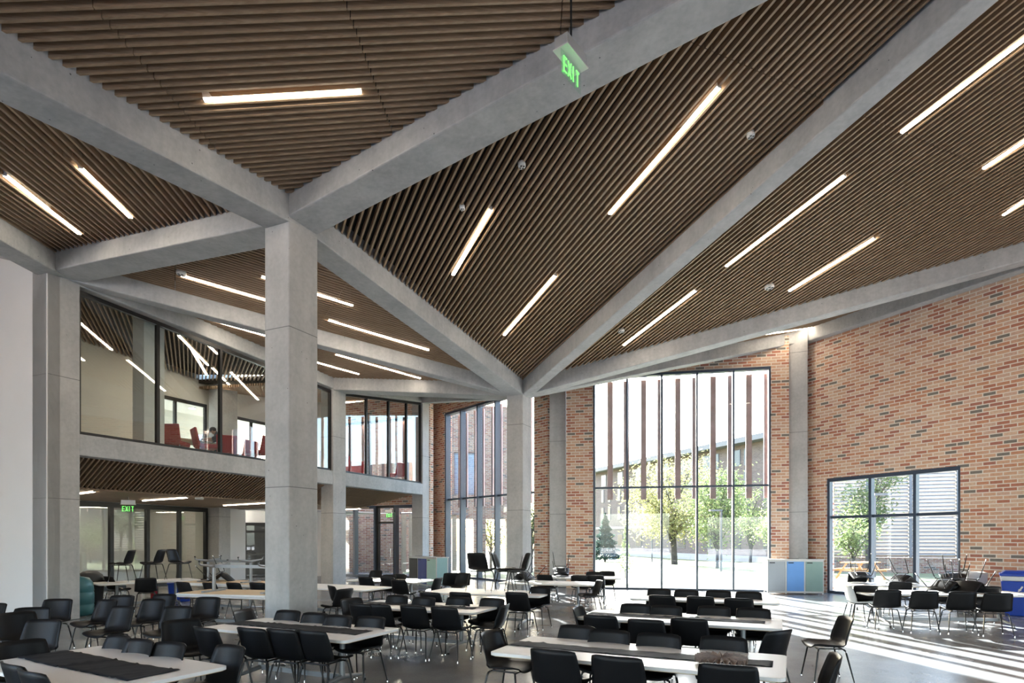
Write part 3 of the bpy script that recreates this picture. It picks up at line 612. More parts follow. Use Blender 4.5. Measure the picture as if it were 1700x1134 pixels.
for k, (a, b, f) in enumerate(((3.0, 5.2, 1.6), (5.6, 7.6, 1.6))):
    p, q = G0 + gd * a + gn * f, G0 + gd * b + gn * f
    strip3((p.x, p.y, 2.935), (q.x, q.y, 2.935), 'strip light in the room behind the glass wall, %s' % ['nearer the white wall', 'further away'][k], 'strip lights behind the glass wall')

# ceiling speakers and detectors
def speaker(pl, px, py, r, label, nm='ceiling_speaker', cat='speaker'):
    p = pl.hit(px, py); up = pl.n if pl.n.z > 0 else -pl.n
    o = empty(nm, p); o.rotation_euler = up.to_track_quat('Z', 'Y').to_euler(); tag(o, label, cat)
    MB().lathe([(0.0, 0.02), (r, 0.02), (r, -0.035), (r * 0.86, -0.06), (0.0, -0.06)], (0, 0, 0), 24).build('casing', 'plast', o)
    gr = MB()
    for k in range(4):
        a = math.pi * k / 2 + 0.5; gr.poly([(r * 0.75 * math.cos(a + x) * y, r * 0.75 * math.sin(a + x) * y, -0.064) for x, y in ((-0.5, 0.35), (-0.5, 1), (0, 1.05), (0.5, 1), (0.5, 0.35))], [(0, 1, 2, 3, 4)])
    gr.build('grille', 'grill', o)
speaker(T5, 866, 272, 0.062, 'small round white ceiling fitting near the wide rising beam')
speaker(T5, 1246, 222, 0.062, 'round white ceiling fitting by the top of the narrow beam')
speaker(T5, 767, 343, 0.050, 'small round detector beside the shortest strip light', 'smoke_detector', 'smoke detector')
speaker(T6, 1277, 475, 0.11, 'round white ceiling fitting among the strip lights of the far bay')
speaker(T6, 1031, 548, 0.085, 'small round detector beside the strip light near the middle column', 'smoke_detector', 'smoke detector')
speaker(T3, 301, 452, 0.10, 'round white ceiling fitting at the end of the balcony strip light')
speaker(T4, 660, 633, 0.10, 'round detector above the far balcony window', 'smoke_detector', 'smoke detector')
speaker(PF, 331, 826.5, 0.12, 'flat round detector under the balcony', 'smoke_detector', 'smoke detector')

# exit signs: housing, clear panel, green letters
def letters(wd, ht, dp=0.006):
    """EXIT in boxes in the x-z plane, centred."""
    mb = MB(); lw = wd * 0.19; st = wd * 0.05; x = -wd / 2
    B = lambda cx, cz, sx, sz: mb.box((cx, 0, cz), (sx, dp, sz))
    B(x + st / 2, 0, st, ht)
    for z in (-1, 0, 1): B(x + lw / 2, z * (ht - st) / 2, lw, st)
    x2 = x + wd * 0.28; mb.bar((x2, 0, -ht / 2), (x2 + lw, 0, ht / 2), st, dp, (0, 1, 0)); mb.bar((x2 + lw, 0, -ht / 2), (x2, 0, ht / 2), st, dp, (0, 1, 0))
    B(x + wd * 0.60, 0, st, ht)
    x4 = x + wd * 0.78; B(x4 + lw / 2, 0, st, ht); B(x4 + lw / 2, (ht - st) / 2, lw, st)
    return mb
def exit_sign(loc, rz, label, stem, sc=1.0):
    o = empty('exit_sign', loc, rz); tag(o, label, 'exit sign')
    MB().box((0, 0, 0.06 * sc), (0.36 * sc, 0.14 * sc, 0.12 * sc)).build('housing', 'sign', o)
    MB().box((0, 0, -0.005 * sc), (0.40 * sc, 0.17 * sc, 0.012)).build('cover_plate', 'plast', o)
    pn = MB().box((0, 0, -0.13 * sc), (0.37 * sc, 0.008, 0.235 * sc)).build('panel', 'acry', o)
    lt = letters(0.30 * sc, 0.15 * sc).build('lettering', 'green', pn); lt.location = (0, -0.009, -0.135 * sc)
    if stem: MB().tube([(0, 0.0, 0.12 * sc), (0, 0.0, 0.12 * sc + stem)], 0.012).build('stem', 'black', o)
ex = Vector(((948 - CX) / F * 6.55, 6.55, H + (HZ - 98) / F * 6.55))
exit_sign((ex.x, ex.y, ex.z), math.radians(53), 'hanging exit sign with green letters under the wide beam', max(0.2, T1.z(ex.x, ex.y) - ex.z - 0.05), 1.1)
p = xz(202, 849.5, 2.62); exit_sign((p.x + 1.1, p.y - 1.4, 2.78), math.radians(35), 'green exit sign in front of the glass wall under the balcony', 0.14)
p = xz(650, 851, 2.7); exit_sign((-5.41, 26.60, 2.90), math.radians(-24.6), 'green exit sign above the entrance door', 0.16)

# ------------------------------------------------------------------ outdoors
o = MB().prism([(-90, -60), (90, -60), (90, 22), (-90, 22)], -0.6, -0.06).build('terrace', 'pave'); struct(o, 'pale paved ground around the building', 'paving')
lw = MB(); NX, NY = 24, 16
gz = lambda x, y: -0.08 - 1.0 * min(1, max(0, (y - 24) / 50)) + 0.10 * math.sin(x * 0.13) * min(1, max(0, (y - 26) / 20))
vs_ = [(-70 + 140 * i / NX, 20.5 + 110 * (j / NY) ** 1.5, 0) for j in range(NY + 1) for i in range(NX + 1)]
lw.poly([(x, y, gz(x, y)) for x, y, _ in vs_], [(j * (NX + 1) + i, j * (NX + 1) + i + 1, (j + 1) * (NX + 1) + i + 1, (j + 1) * (NX + 1) + i) for j in range(NY) for i in range(NX)], True)
o = lw.build('lawn', 'grass'); struct(o, 'sunlit lawn outside the tall window', 'lawn')
# long pale building across the lawn
FA, FB = Vector((14.1, 100.0)), Vector((33.0, 52.5)); fd = (FB - FA).normalized(); fn = Vector((fd.y, -fd.x)); FL_ = (FB - FA).length
bd = empty('building', (FA.x, FA.y, -1.3)); tag(bd, 'long pale brick building with flat eaves and rows of narrow windows across the lawn', 'building')
def bput(nm, mat, s0, s1, z0, z1, i0, i1, par=bd, org=None):
    og = Vector((FA.x, FA.y, -1.3)); q = [FA + fd * s0 - fn * i1, FA + fd * s1 - fn * i1, FA + fd * s1 - fn * i0, FA + fd * s0 - fn * i0]
    return MB().prism([(x.x - og.x, x.y - og.y) for x in reversed(q)], z0 - og.z, z1 - og.z).build(nm, mat, par)
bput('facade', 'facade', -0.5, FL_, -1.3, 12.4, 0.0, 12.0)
bput('roof', 'roof', -2.0, FL_ + 1, 12.4, 13.0, -1.4, 13)
bput('stone_band', 'stone', -0.6, FL_, 3.1, 3.45, -0.12, 0.0)
bput('plinth', 'stone', -0.6, FL_, -1.3, -0.3, -0.10, 0.0)
s = 1.5; k = 0
while s < FL_ - 3:
    for r_, (z0, z1) in enumerate(((0.4, 2.3), (4.5, 6.6), (7.4, 9.5), (10.0, 11.9))):
        for q0_, wd in ((s, 1.5 if r_ in (0, 3) else 0.8), (s + 2.1, 0.8)):
            if r_ == 0 and wd < 1: continue
            wn = bput('window', 'roof', q0_, q0_ + wd, z0, z1, -0.06, 0.05); bput('pane', 'dglass', q0_ + 0.06, q0_ + wd - 0.06, z0 + 0.06, z1 - 0.06, -0.07, -0.05, wn)
    s += 5.0
# own brick wing seen through the blue tall window and the entrance
M['brickout'] = brick('dimmed outdoor brick', [(p, tuple(c * 0.33 for c in q)) for p, q in BR], (0.26, 0.24, 0.22))  # hall brick colours darkened so the wings do not glare in daylight
def wing(p0, p1, h, label, ops, wins=()):
    p0, p1 = V2(p0), V2(p1); r = empty('brick_wing', (p0.x, p0.y, 0)); tag(r, label, 'building')
    wl = wall('facade', p0, p1, -0.3, h, 0.5, 'brickout', 'x', ops, side=1); del wl['label'], wl['kind'], wl['category']
    wl.data.transform(Matrix.Translation((-p0.x, -p0.y, 0))); wl.parent = r
    d = (p1 - p0).normalized(); n = Vector((-d.y, d.x))
    for a, b, z0, z1 in wins:
        q = [d * a + n * 0.2, d * b + n * 0.2, d * b + n * 0.26, d * a + n * 0.26]; MB().prism(q, z0, z1).build('pane', 'binside', r)
        fr = MB()
        for aa, bb, y0, y1 in ((a, a + .1, z0, z1), (b - .1, b, z0, z1), (a, b, z0, z0 + .1), (a, b, z1 - .1, z1)):
            fr.prism([d * aa + n * 0.14, d * bb + n * 0.14, d * bb + n * 0.3, d * aa + n * 0.3], y0, y1)
        fr.build('frame', 'steel', r)
    return r
M['binside'] = plain('pale blue blind behind glass', (0.10, 0.15, 0.21), 0.2, var=0.05)
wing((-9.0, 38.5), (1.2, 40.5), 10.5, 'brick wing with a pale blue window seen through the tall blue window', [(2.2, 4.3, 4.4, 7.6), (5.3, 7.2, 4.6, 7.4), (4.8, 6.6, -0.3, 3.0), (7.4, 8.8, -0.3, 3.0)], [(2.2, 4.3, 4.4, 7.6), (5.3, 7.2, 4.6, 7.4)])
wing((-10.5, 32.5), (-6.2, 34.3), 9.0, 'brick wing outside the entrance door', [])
cur = empty('slatted_screen', (-5.6, 31.2, 0)); tag(cur, 'pale vertical slatted screen standing outside the entrance door', 'screen')
for k in range(9): MB().box((k * 0.36, 0.14 * k, 1.5), (0.24, 0.09, 3.0), 0.3).build('slat', 'cream', cur)
MB().bar((-0.2, 0.02, 3.05), (3.2, 1.2, 3.05), 0.2, 0.1).build('top_rail', 'pole', cur)
# brick block with louvres right of the long wall window
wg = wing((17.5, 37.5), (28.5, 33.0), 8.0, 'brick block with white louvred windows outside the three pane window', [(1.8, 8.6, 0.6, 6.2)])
d_ = (Vector((28.5, 33.0)) - Vector((17.5, 37.5))).normalized()
lv = MB()
for k in range(26): lv.bar((d_.x * 1.8, d_.y * 1.8, 0.75 + 0.21 * k), (d_.x * 8.6, d_.y * 8.6, 0.75 + 0.21 * k), 0.18, 0.05, (0.2, 0.5, 0.8))
lv.build('louvre_bank', 'stone', wg)
for s_ in (1.85, 4.0, 6.2, 8.5): MB().box((d_.x * s_, d_.y * s_, 3.4), (0.14, 0.3, 5.6), math.atan2(d_.y, d_.x)).build('post', 'roof', wg)
# trees
def tree(x, y, z0, ht, cw, leafm, label, n=2200, leaf=0.24, trunk=0.16, kind='round', seed=1, gap=0.25):
    rnd = random.Random(seed); r = empty('tree', (x, y, z0)); tag(r, label, 'tree')
    tb = MB(); top = ht * (0.55 if kind == 'round' else 0.96)
    tb.tube([(0, 0, -0.2), (0.02 * ht * rnd.uniform(-1, 1), 0, ht * 0.25), (0.03 * ht * rnd.uniform(-1, 1), 0.02 * ht, top)], [trunk, trunk * 0.8, trunk * 0.3], 9)
    tips = []
    if kind == 'round':
        for k in range(15):
            a = rnd.uniform(0, 6.28); z1 = ht * rnd.uniform(0.12, 0.5); rr = cw * rnd.uniform(0.45, 0.95); z2 = ht * rnd.uniform(0.38, 0.95); rr *= math.sqrt(max(0.1, 1 - ((z2 / ht - 0.6) / 0.45) ** 2))
            m = (rr * 0.45 * math.cos(a), rr * 0.45 * math.sin(a), z1 + (z2 - z1) * 0.6); e = (rr * math.cos(a), rr * math.sin(a), z2)
            tb.tube([(0, 0, z1), m, e], [trunk * 0.45, trunk * 0.28, trunk * 0.08], 6); tips += [e, m]
            for q in range(2):
                e2 = (e[0] + rnd.uniform(-1, 1) * cw * 0.3, e[1] + rnd.uniform(-1, 1) * cw * 0.3, e[2] + rnd.uniform(-0.3, 1) * cw * 0.25); tb.tube([m, e2], [trunk * 0.18, trunk * 0.05], 5); tips.append(e2)
    tb.build('trunk', 'trunk', r)
    lf = MB()
    for k in range(n):
        if kind == 'round':
            c = rnd.choice(tips); sp = cw * gap; p = Vector((c[0] + rnd.gauss(0, sp), c[1] + rnd.gauss(0, sp), c[2] + rnd.gauss(0, sp * 0.8)))
        else:
            t = rnd.random() ** 0.7; z = ht * (1 - t * 0.9); a = rnd.uniform(0, 6.28); rr = cw * t * (0.55 + 0.45 * rnd.random()) * (0.8 + 0.2 * math.sin(z * 9)); p = Vector((rr * math.cos(a), rr * math.sin(a), z - 0.12 * rr))
        a, b = rnd.uniform(0, 6.28), rnd.uniform(-0.9, 0.9); u = Vector((math.cos(a) * math.cos(b), math.sin(a) * math.cos(b), math.sin(b))) * leaf * rnd.uniform(0.6, 1.3)
        v = u.cross(Vector((rnd.uniform(-1, 1), rnd.uniform(-1, 1), rnd.uniform(-1, 1)))).normalized() * leaf * 0.32
        lf.poly([p - u * 0.5, p + v * 0.5, p + u * 0.5, p - v * 0.5], [(0, 1, 2, 3)])
    o = lf.build('foliage', leafm, r); o['kind'] = 'stuff'
tree(13.9, 51.5, -0.7, 8.9, 3.6, 'lgold', 'broad yellow green tree with a forked trunk in the middle of the lawn view', 9000, 0.30, 0.30, seed=3, gap=0.24)
tree(14.3, 42.0, -0.5, 6.6, 1.9, 'lgreen', 'fresh green leafy tree behind the bent lamp post', 5500, 0.26, 0.12, seed=5, gap=0.30)
tree(9.6, 62.0, -0.9, 5.2, 2.0, 'lfir', 'dark conical conifer before the pale building', 4200, 0.34, 0.12, 'cone', seed=8)
tree(5.35, 28.4, -0.15, 2.55, 0.52, 'lgreen', 'thin young sapling on the near lawn', 700, 0.13, 0.025, 'cone', seed=9)
tree(20.6, 47.0, -0.6, 5.4, 1.7, 'lgreen', 'green tree at the right edge of the tall window', 2600, 0.26, 0.13, seed=11, gap=0.25)
tree(19.5, 33.0, -0.2, 6.2, 1.5, 'lgreen', 'green tree seen through the left pane of the low window', 3200, 0.22, 0.12, seed=13, gap=0.25)
tree(17.0, 30.0, -0.2, 3.7, 1.0, 'lgreen', 'smaller green tree by the picnic table outside', 1600, 0.2, 0.08, seed=14, gap=0.25)
tree(-1.6, 45.5, -0.5, 4.8, 1.8, 'lgold', 'yellow green tree seen low through the tall blue window', 2600, 0.24, 0.12, seed=17, gap=0.25)
tree(1.15, 36.0, -0.3, 4.8, 1.0, 'lgreen', 'green tree in the sliver of glass right of the middle column', 1500, 0.22, 0.1, seed=19, gap=0.25)
tree(24.5, 62.0, -0.9, 7.5, 2.6, 'lgreen', 'green tree standing before the right end of the pale building', 2600, 0.32, 0.16, seed=23, gap=0.25)
def lamp_post(x, y, z0, h, arm, label):
    r = empty('lamp_post', (x, y, z0)); tag(r, label, 'street lamp')
    MB().tube([(0, 0, 0), (0, 0, h)], 0.075, 8).build('pole', 'pole', r)
    MB().box((arm / 2 - 0.05 * (1 if arm > 0 else -1), 0, h + 0.03), (abs(arm), 0.28, 0.10)).build('lamp_head', 'pole', r)
lamp_post(12.7, 36.6, -0.35, 3.75, -0.75, 'bent dark lamp post in front of the fresh green tree')
lamp_post(14.4, 62.0, -0.9, 4.6, 0.5, 'thin lamp post left of the broad yellow green tree')
lamp_post(17.2, 28.6, -0.1, 3.9, 0.8, 'lamp post outside the left pane of the low window')
pt = empty('picnic_table', (15.5, 26.8, -0.06), 0.5); tag(pt, 'timber picnic table outside the low window', 'table')
for k in range(4): MB().box((0, -0.3 + 0.2 * k, 0.74), (1.8, 0.17, 0.04)).build('top_board', 'timber', pt)
for y_ in (-0.72, 0.72): MB().box((0, y_, 0.44), (1.8, 0.26, 0.04)).build('bench_board', 'timber', pt)
for x_ in (-0.6, 0.6):
    for sg in (-1, 1): MB().bar((x_, sg * 0.25, 0.72), (x_, sg * 0.75, 0.0), 0.05, 0.09, (1, 0, 0)).build('leg', 'timber', pt)
    MB().box((x_, 0, 0.40), (0.05, 1.6, 0.09)).build('crossbar', 'timber', pt)

# ------------------------------------------------------------------ chairs
def shell_mesh(mat):
    prof = [(0.235, 0.425), (0.215, 0.447), (0.15, 0.455), (0.05, 0.447), (-0.06, 0.443), (-0.13, 0.452), (-0.18, 0.485), (-0.205, 0.54), (-0.225, 0.61), (-0.245, 0.69), (-0.262, 0.76), (-0.270, 0.81)]
    wid = [0.20, 0.212, 0.222, 0.232, 0.238, 0.240, 0.240, 0.238, 0.234, 0.228, 0.222, 0.214]
    nu = 13; n = len(prof); rows = []
    for i, ((y, z), wd) in enumerate(zip(prof, wid)):
        row = []; b = min(1, max(0, (i - 4) / 3.0))        # 0 seat .. 1 back
        for k in range(nu):
            t = -1 + 2 * k / (nu - 1); c = abs(t) ** 2.6
            x = wd * t; up = 0.040 * c * (1 - b); fw = 0.075 * c * b * (1.0 - 0.35 * max(0, (i - 8) / 3))
            if i == n - 1: up -= 0.016 * abs(t) ** 6
            row.append(Vector((x, y + fw, z + up)))
        rows.append(row)
    nm = [[None] * nu for _ in range(n)]
    for i in range(n):
        for k in range(nu):
            a = rows[min(i + 1, n - 1)][k] - rows[max(i - 1, 0)][k]; b = rows[i][min(k + 1, nu - 1)] - rows[i][max(k - 1, 0)]
            nm[i][k] = b.cross(a).normalized()
    th = 0.006; A = [rows[i][k] + nm[i][k] * th for i in range(n) for k in range(nu)]; B = [rows[i][k] - nm[i][k] * th for i in range(n) for k in range(nu)]
    m = MB(); Fc = []; o = n * nu
    for i in range(n - 1):
        for k in range(nu - 1):
            a, b, c, d = i * nu + k, i * nu + k + 1, (i + 1) * nu + k + 1, (i + 1) * nu + k
            Fc += [(a, b, c, d), (o + d, o + c, o + b, o + a)]
    rim = [k for k in range(nu)] + [i * nu + nu - 1 for i in range(1, n)] + [(n - 1) * nu + k for k in range(nu - 2, -1, -1)] + [i * nu for i in range(n - 2, 0, -1)]
    for a, b in zip(rim, rim[1:] + rim[:1]): Fc.append((b, a, o + a, o + b))
    m.poly(A + B, Fc, True)
    return m
def make_chair(label, mat='shell'):
    r = empty('shell_chair'); tag(r, label, 'chair')
    shell_mesh(mat).build('seat_shell', mat, r)
    MB().tube([(-0.17, 0.15, 0.428), (-0.12, 0.15, 0.425), (0.12, 0.15, 0.425), (0.17, 0.15, 0.428)], 0.010, 6).tube([(-0.17, -0.14, 0.425), (0.17, -0.14, 0.425)], 0.010, 6).tube([(-0.12, 0.15, 0.425), (-0.12, -0.14, 0.425)], 0.009, 6).tube([(0.12, 0.15, 0.425), (0.12, -0.14, 0.425)], 0.009, 6).build('seat_frame', 'leg', r)
    for sx in (-1, 1):
        for y0, y1 in ((0.15, 0.225), (-0.14, -0.235)):
            lg = MB().tube([(sx * 0.145, y0, 0.425), (sx * 0.175, y0 * 1.06, 0.415), (sx * 0.187, y0 * 1.12 , 0.385), (sx * 0.235, y1, 0.028)], [0.010, 0.0115, 0.0115, 0.0085], 8).build('leg', 'leg', r)
            MB().lathe([(0.006, 0.0), (0.012, 0.002), (0.012, 0.012), (0.008, 0.03), (0.007, 0.045)], (sx * 0.2355, y1 * 1.003, 0.0), 8).build('glide', 'chrome', lg)
    return r
CH = make_chair('black shell chair'); CHG = make_chair('grey shell chair', 'shellg'); USED = {'a': False, 'b': False}
def chair(x, y, face, label, group, z=0.0, grey=False):
    """face: heading of the sitter in degrees, counter-clockwise from +x."""
    key = 'b' if grey else 'a'; proto = CHG if grey else CH
    c = copy_tree(proto) if USED[key] else proto; USED[key] = True
    c.location = (x, y, z); c.rotation_euler = (0, 0, math.radians(face - 90)); c['label'] = label
    if group: c['group'] = group
    return c
def seat_at(px, py, face, label, group, grey=False):
    """px, py: where the photo shows the middle of the chair back's upper edge (0.81 m above the floor)."""
    p = xz(px, py, 0.81); a = math.radians(face)
    return chair(p.x + 0.25 * math.cos(a), p.y + 0.25 * math.sin(a), face, label, group, grey=grey)
def side(table, where, lst, group=None):
    n = len(lst)
    for i, (px, py, fc) in enumerate(lst):
        if n == 1: lb = 'black shell chair %s %s' % (where, table)
        else: lb = 'black shell chair, %s from left, %s %s' % (ORD[i], where, table)
        seat_at(px, py, fc, lb, group or 'black shell chairs')
TA, TBn, TC, TD = 'the pleated fan table', 'the runner table behind the fan table', 'the bare table before the tall window', 'the runner table right of big column'
TE, TF, TG, TH = 'the runner table before the big column', 'the front runner table near white wall', 'the bare table cut off by the big column', 'the table by the navy bin cabinet'
TI, TJ, TK, TL, TM = 'the table carrying upright chairs', 'the paper strewn table', 'the long sunlit table', 'the table behind the sunlit table', 'the bare table before the brick pier'
side(TA, 'near side of', [(915, 1078, 62), (1022, 1089, 65), (1208, 1103, 68)])
side(TA, 'far side of', [(961, 1038, 240), (1013, 1045, 245), (1095, 1051, 245), (1202, 1056, 245)])
seat_at(1298, 1046, 120, 'black shell chair at the right end of the table with the pleated fan', 'black shell chairs')
seat_at(811, 1047, -28, 'black shell chair facing the left end of the table with the pleated fan', 'black shell chairs')
seat_at(1408, 1024, 172, 'black shell chair standing free in profile beside the sun stripes', 'black shell chairs')
seat_at(1391, 1087, 160, 'black shell chair cut off by the bottom edge, tilted before the free standing profile chair', 'black shell chairs')
side(TBn, 'near side of', [(995, 1021, 65), (1071, 1028, 65), (1143, 1026, 65)])
side(TBn, 'far side of', [(1056, 1002, 250), (1107, 1005, 245), (1186, 1006, 245), (1251, 1009, 245)])
seat_at(957, 1008, -25, 'black shell chair facing the left end of the runner table behind the fan table', 'black shell chairs')
side(TC, 'near side of', [(1098, 988, 65), (1162, 990, 65), (1226, 993, 65)])
side(TC, 'far side of', [(1095, 977, 245), (1140, 979, 245), (1193, 980, 245), (1243, 982, 245)])
side(TD, 'near side of', [(595, 1002, 62), (625, 1003, 70), (683, 1005, 66), (735, 1007, 66)])
side(TD, 'far side of', [(662, 988, 245), (706, 991, 245), (763, 991, 245), (819, 993, 245)])
seat_at(841, 1003, 165, 'black shell chair at the right end of the runner table right of big column', 'black shell chairs')
seat_at(581, 993, -35, 'bluish lit chair facing the left end of the runner table right of big column', 'black shell chairs')
side(TE, 'near side of', [(336, 1041, 60), (413, 1042, 65), (463, 1044, 65), (512, 1046, 65)])
side(TE, 'far side of', [(482, 1013, 245), (527, 1017, 245), (565, 1021, 245), (619, 1023, 245)])
seat_at(400, 1012, -10, 'black shell chair at the left end of the runner table before the big column', 'black shell chairs')
side(TF, 'far side of', [(203, 1055, 240), (238, 1061, 242), (288, 1066, 245)])
side(TF, 'near side of', [(14, 1101, 58), (45, 1113, 60)])
seat_at(388, 1071, 238, 'black shell chair leaning away at the right end of the front runner table', 'black shell chairs')
seat_at(30, 1063, -30, 'black shell chair facing the left end of the front runner table', 'black shell chairs')
AUD = [(-6, 1001, 262, 'black shell chair cut off by the left edge before the white wall'), (56, 1008, 285, 'black shell chair, second from the left edge before the white wall'),
 (99, 994, 275, 'black shell chair standing before the corner of the white wall and its column'), (25, 1016, 330, 'bluish black shell chair at the left edge facing the room'),
 (77, 1028, 268, 'black shell chair just behind the left end of the front runner table'), (182, 995, 250, 'black shell chair beside the teal barrel'),
 (208, 1006, 252, 'black shell chair with its seat to the left, before the teal barrel chair'), (206, 988, 265, 'black shell chair half hidden behind the chair by the teal barrel'),
 (258, 994, 258, 'black shell chair in the loose rows before the upturned table, middle one'), (276, 986, 262, 'black shell chair furthest back in the loose rows by the balcony'),
 (299, 1006, 262, 'black shell chair behind the bluish tilted chair'), (348, 991, 262, 'black shell chair in front of the upturned plywood table'),
 (299, 1028, -42, 'bluish lit black shell chair turned towards the viewer left of the big column')]
for px, py, fc, lb in AUD: seat_at(px, py, fc, lb, 'black shell chairs')
seat_at(548, 972, 35, 'black shell chair beside the bare table cut off by the big column', 'black shell chairs')
seat_at(575, 977, 150, 'black shell chair pushed under the right end of the bare table by the big column', 'black shell chairs')
side(TH, 'near side of', [(605, 958, 65), (642, 959, 65), (660, 962, 65)])
side(TH, 'far side of', [(626, 947, 245), (648, 954, 245), (665, 953, 245)])
seat_at(730, 959, 160, 'black shell chair at the right end of the bare table by the navy bin cabinet', 'black shell chairs')
side(TI, 'near side of', [(712, 983, 65), (762, 983, 65), (856, 983, 65)])
side(TI, 'far side of', [(750, 951, 110), (771, 951, 245), (898, 974, 245)])
side(TM, 'near side of', [(903, 954, 65), (961, 955, 70), (988, 955, 75)])
side(TM, 'far side of', [(986, 949, 260), (1008, 948, 260)])
seat_at(997, 963, 190, 'black shell chair at the right end of the paper strewn table', 'black shell chairs')
side(TK, 'near side of', [(1476, 979, 76), (1537, 981, 74), (1600, 982, 75), (1659, 984, 72)])
seat_at(1404, 971, -8, 'pale sunlit shell chair facing the left end of the long sunlit table', 'pale shell chairs', grey=True)
side(TL, 'near side of', [(1438, 972, 70), (1496, 966, 72), (1582, 972, 70), (1641, 973, 68)])
seat_at(301, 966, 65, 'black shell chair between the white table and the stacked tables', 'black shell chairs')
for k, (px, fc) in enumerate(((345, 65), (385, 65), (425, 70))): seat_at(px, 967, fc, 'black shell chair, %s from left, before the table with an upturned frame' % ORD[k], 'black shell chairs')

# ------------------------------------------------------------------ tables
TZ = 0.67
def make_table(L, W, label, name='folding_table'):
    r = empty(name); tag(r, label, 'table')
    c = 0.06; pts = []
    for cx_, cy_, a0 in ((L / 2 - c, W / 2 - c, 0), (-L / 2 + c, W / 2 - c, 90), (-L / 2 + c, -W / 2 + c, 180), (L / 2 - c, -W / 2 + c, 270)):
        for k in range(5): a = math.radians(a0 + 22.5 * k); pts.append((cx_ + c * math.cos(a), cy_ + c * math.sin(a)))
    t = bevel(MB().prism(pts, TZ - 0.032, TZ).build('tabletop', 'lam', r), 0.004, 2)
    MB().prism([(x * 0.985, y * 0.97) for x, y in pts], TZ - 0.040, TZ - 0.032).build('underside', 'ply', t)
    for sx in (-1, 1):
        x = sx * (L / 2 - 0.48); MB().tube([(x, 0, 0.11), (x, 0, TZ - 0.07)], 0.034, 14).build('pedestal', 'alu', r)
        MB().box((x, 0, TZ - 0.056), (0.07, W * 0.62, 0.032)).build('top_bracket', 'alu', r)
        for sy in (-1, 1):
            ft = MB().tube([(x, 0, 0.13), (x, sy * 0.10, 0.115), (x, sy * W * 0.36, 0.085), (x, sy * W * 0.40, 0.065), (x, sy * W * 0.405, 0.03)], [0.034, 0.030, 0.020, 0.018, 0.016], 10).build('foot', 'alu', r)
            MB().lathe([(0.018, 0), (0.022, 0.004), (0.018, 0.03)], (x, sy * W * 0.405, 0), 10).build('glide', 'black', ft)
    MB().box((0, 0, 0.125), (L - 0.96, 0.045, 0.06)).build('stretcher', 'alu', r)
    return r
K2 = 1130.0 / 910.0
TABLES = {}
def table(key, x, y, rz, L, W, label):
    t = make_table(L, W, label); t.location = (x, y, 0); t.rotation_euler = (0, 0, math.radians(rz)); TABLES[key] = t; t['group'] = 'white topped tables'; return t
table('a', 0.969 * K2, 4.71 * K2, -25, 2.66, 1.07, 'long white table with a charcoal runner and a pleated fan, nearest the viewer')
table('b', 1.87 * K2, 6.78 * K2, -24, 2.66, 1.02, 'white table with a charcoal runner behind the fan table')
table('c', 2.86 * K2, 9.0 * K2, -21, 2.55, 1.05, 'bare white table nearest the five pane window')
table('d', -1.19 * K2, 8.0 * K2, -23.5, 2.42, 1.05, 'white table with a charcoal runner right of the big column')
table('e', -2.13 * K2, 6.05 * K2, -25, 2.30, 1.02, 'white table with a charcoal runner before the big column')
table('f', -3.65, 5.317, -29, 2.05, 1.10, 'white table with a wide charcoal runner at the lower left')
table('g', -3.25 * K2, 11.1 * K2, -25, 2.40, 1.08, 'bare white table cut off by the big column')
table('h', -2.58 * K2, 12.9 * K2, -24, 2.20, 1.08, 'bare white table by the navy bin cabinet')
table('i', -0.37 * K2, 10.05 * K2, -21, 2.55, 1.08, 'white table carrying three upright black chairs')
table('j', 0.95, 15.1, -20, 2.40, 1.08, 'white table strewn with papers behind the middle column')
table('m', 1.95, 17.2, -10, 2.30, 1.0, 'bare white table before the brick pier of the five pane window')
table('k', 8.75, 12.35, -6, 3.25, 1.05, 'long white sunlit table with a row of black chairs')
table('l', 9.6, 14.45, -9, 3.1, 1.0, 'white table behind the long sunlit table, heaped with overturned chairs')
table('p', -9.45, 15.6, 46, 2.30, 1.0, 'white table before the glass wall carrying upright chairs')
table('q', -6.9, 14.7, -22, 2.30, 1.0, 'white table behind the plywood underside of the upturned one')
table('r', -5.35, 11.95, -16, 2.30, 1.0, 'table left of the big column with another table upside down on it')
def upturned(key, label, dz=0.004, dx=0.0):
    b = TABLES[key]; L = 2.26; t = make_table(L, 1.0, label, 'upturned_table'); t.location = (b.location.x + dx, b.location.y, TZ * 2 + dz); t.rotation_euler = (math.pi, 0, b.rotation_euler.z + 0.06); t['group'] = 'upturned tables'
    return t
upturned('r', 'table lying upside down left of the big column, plywood underside and grey feet up')
upturned('q', 'table lying upside down further back, only its grey feet frame showing')
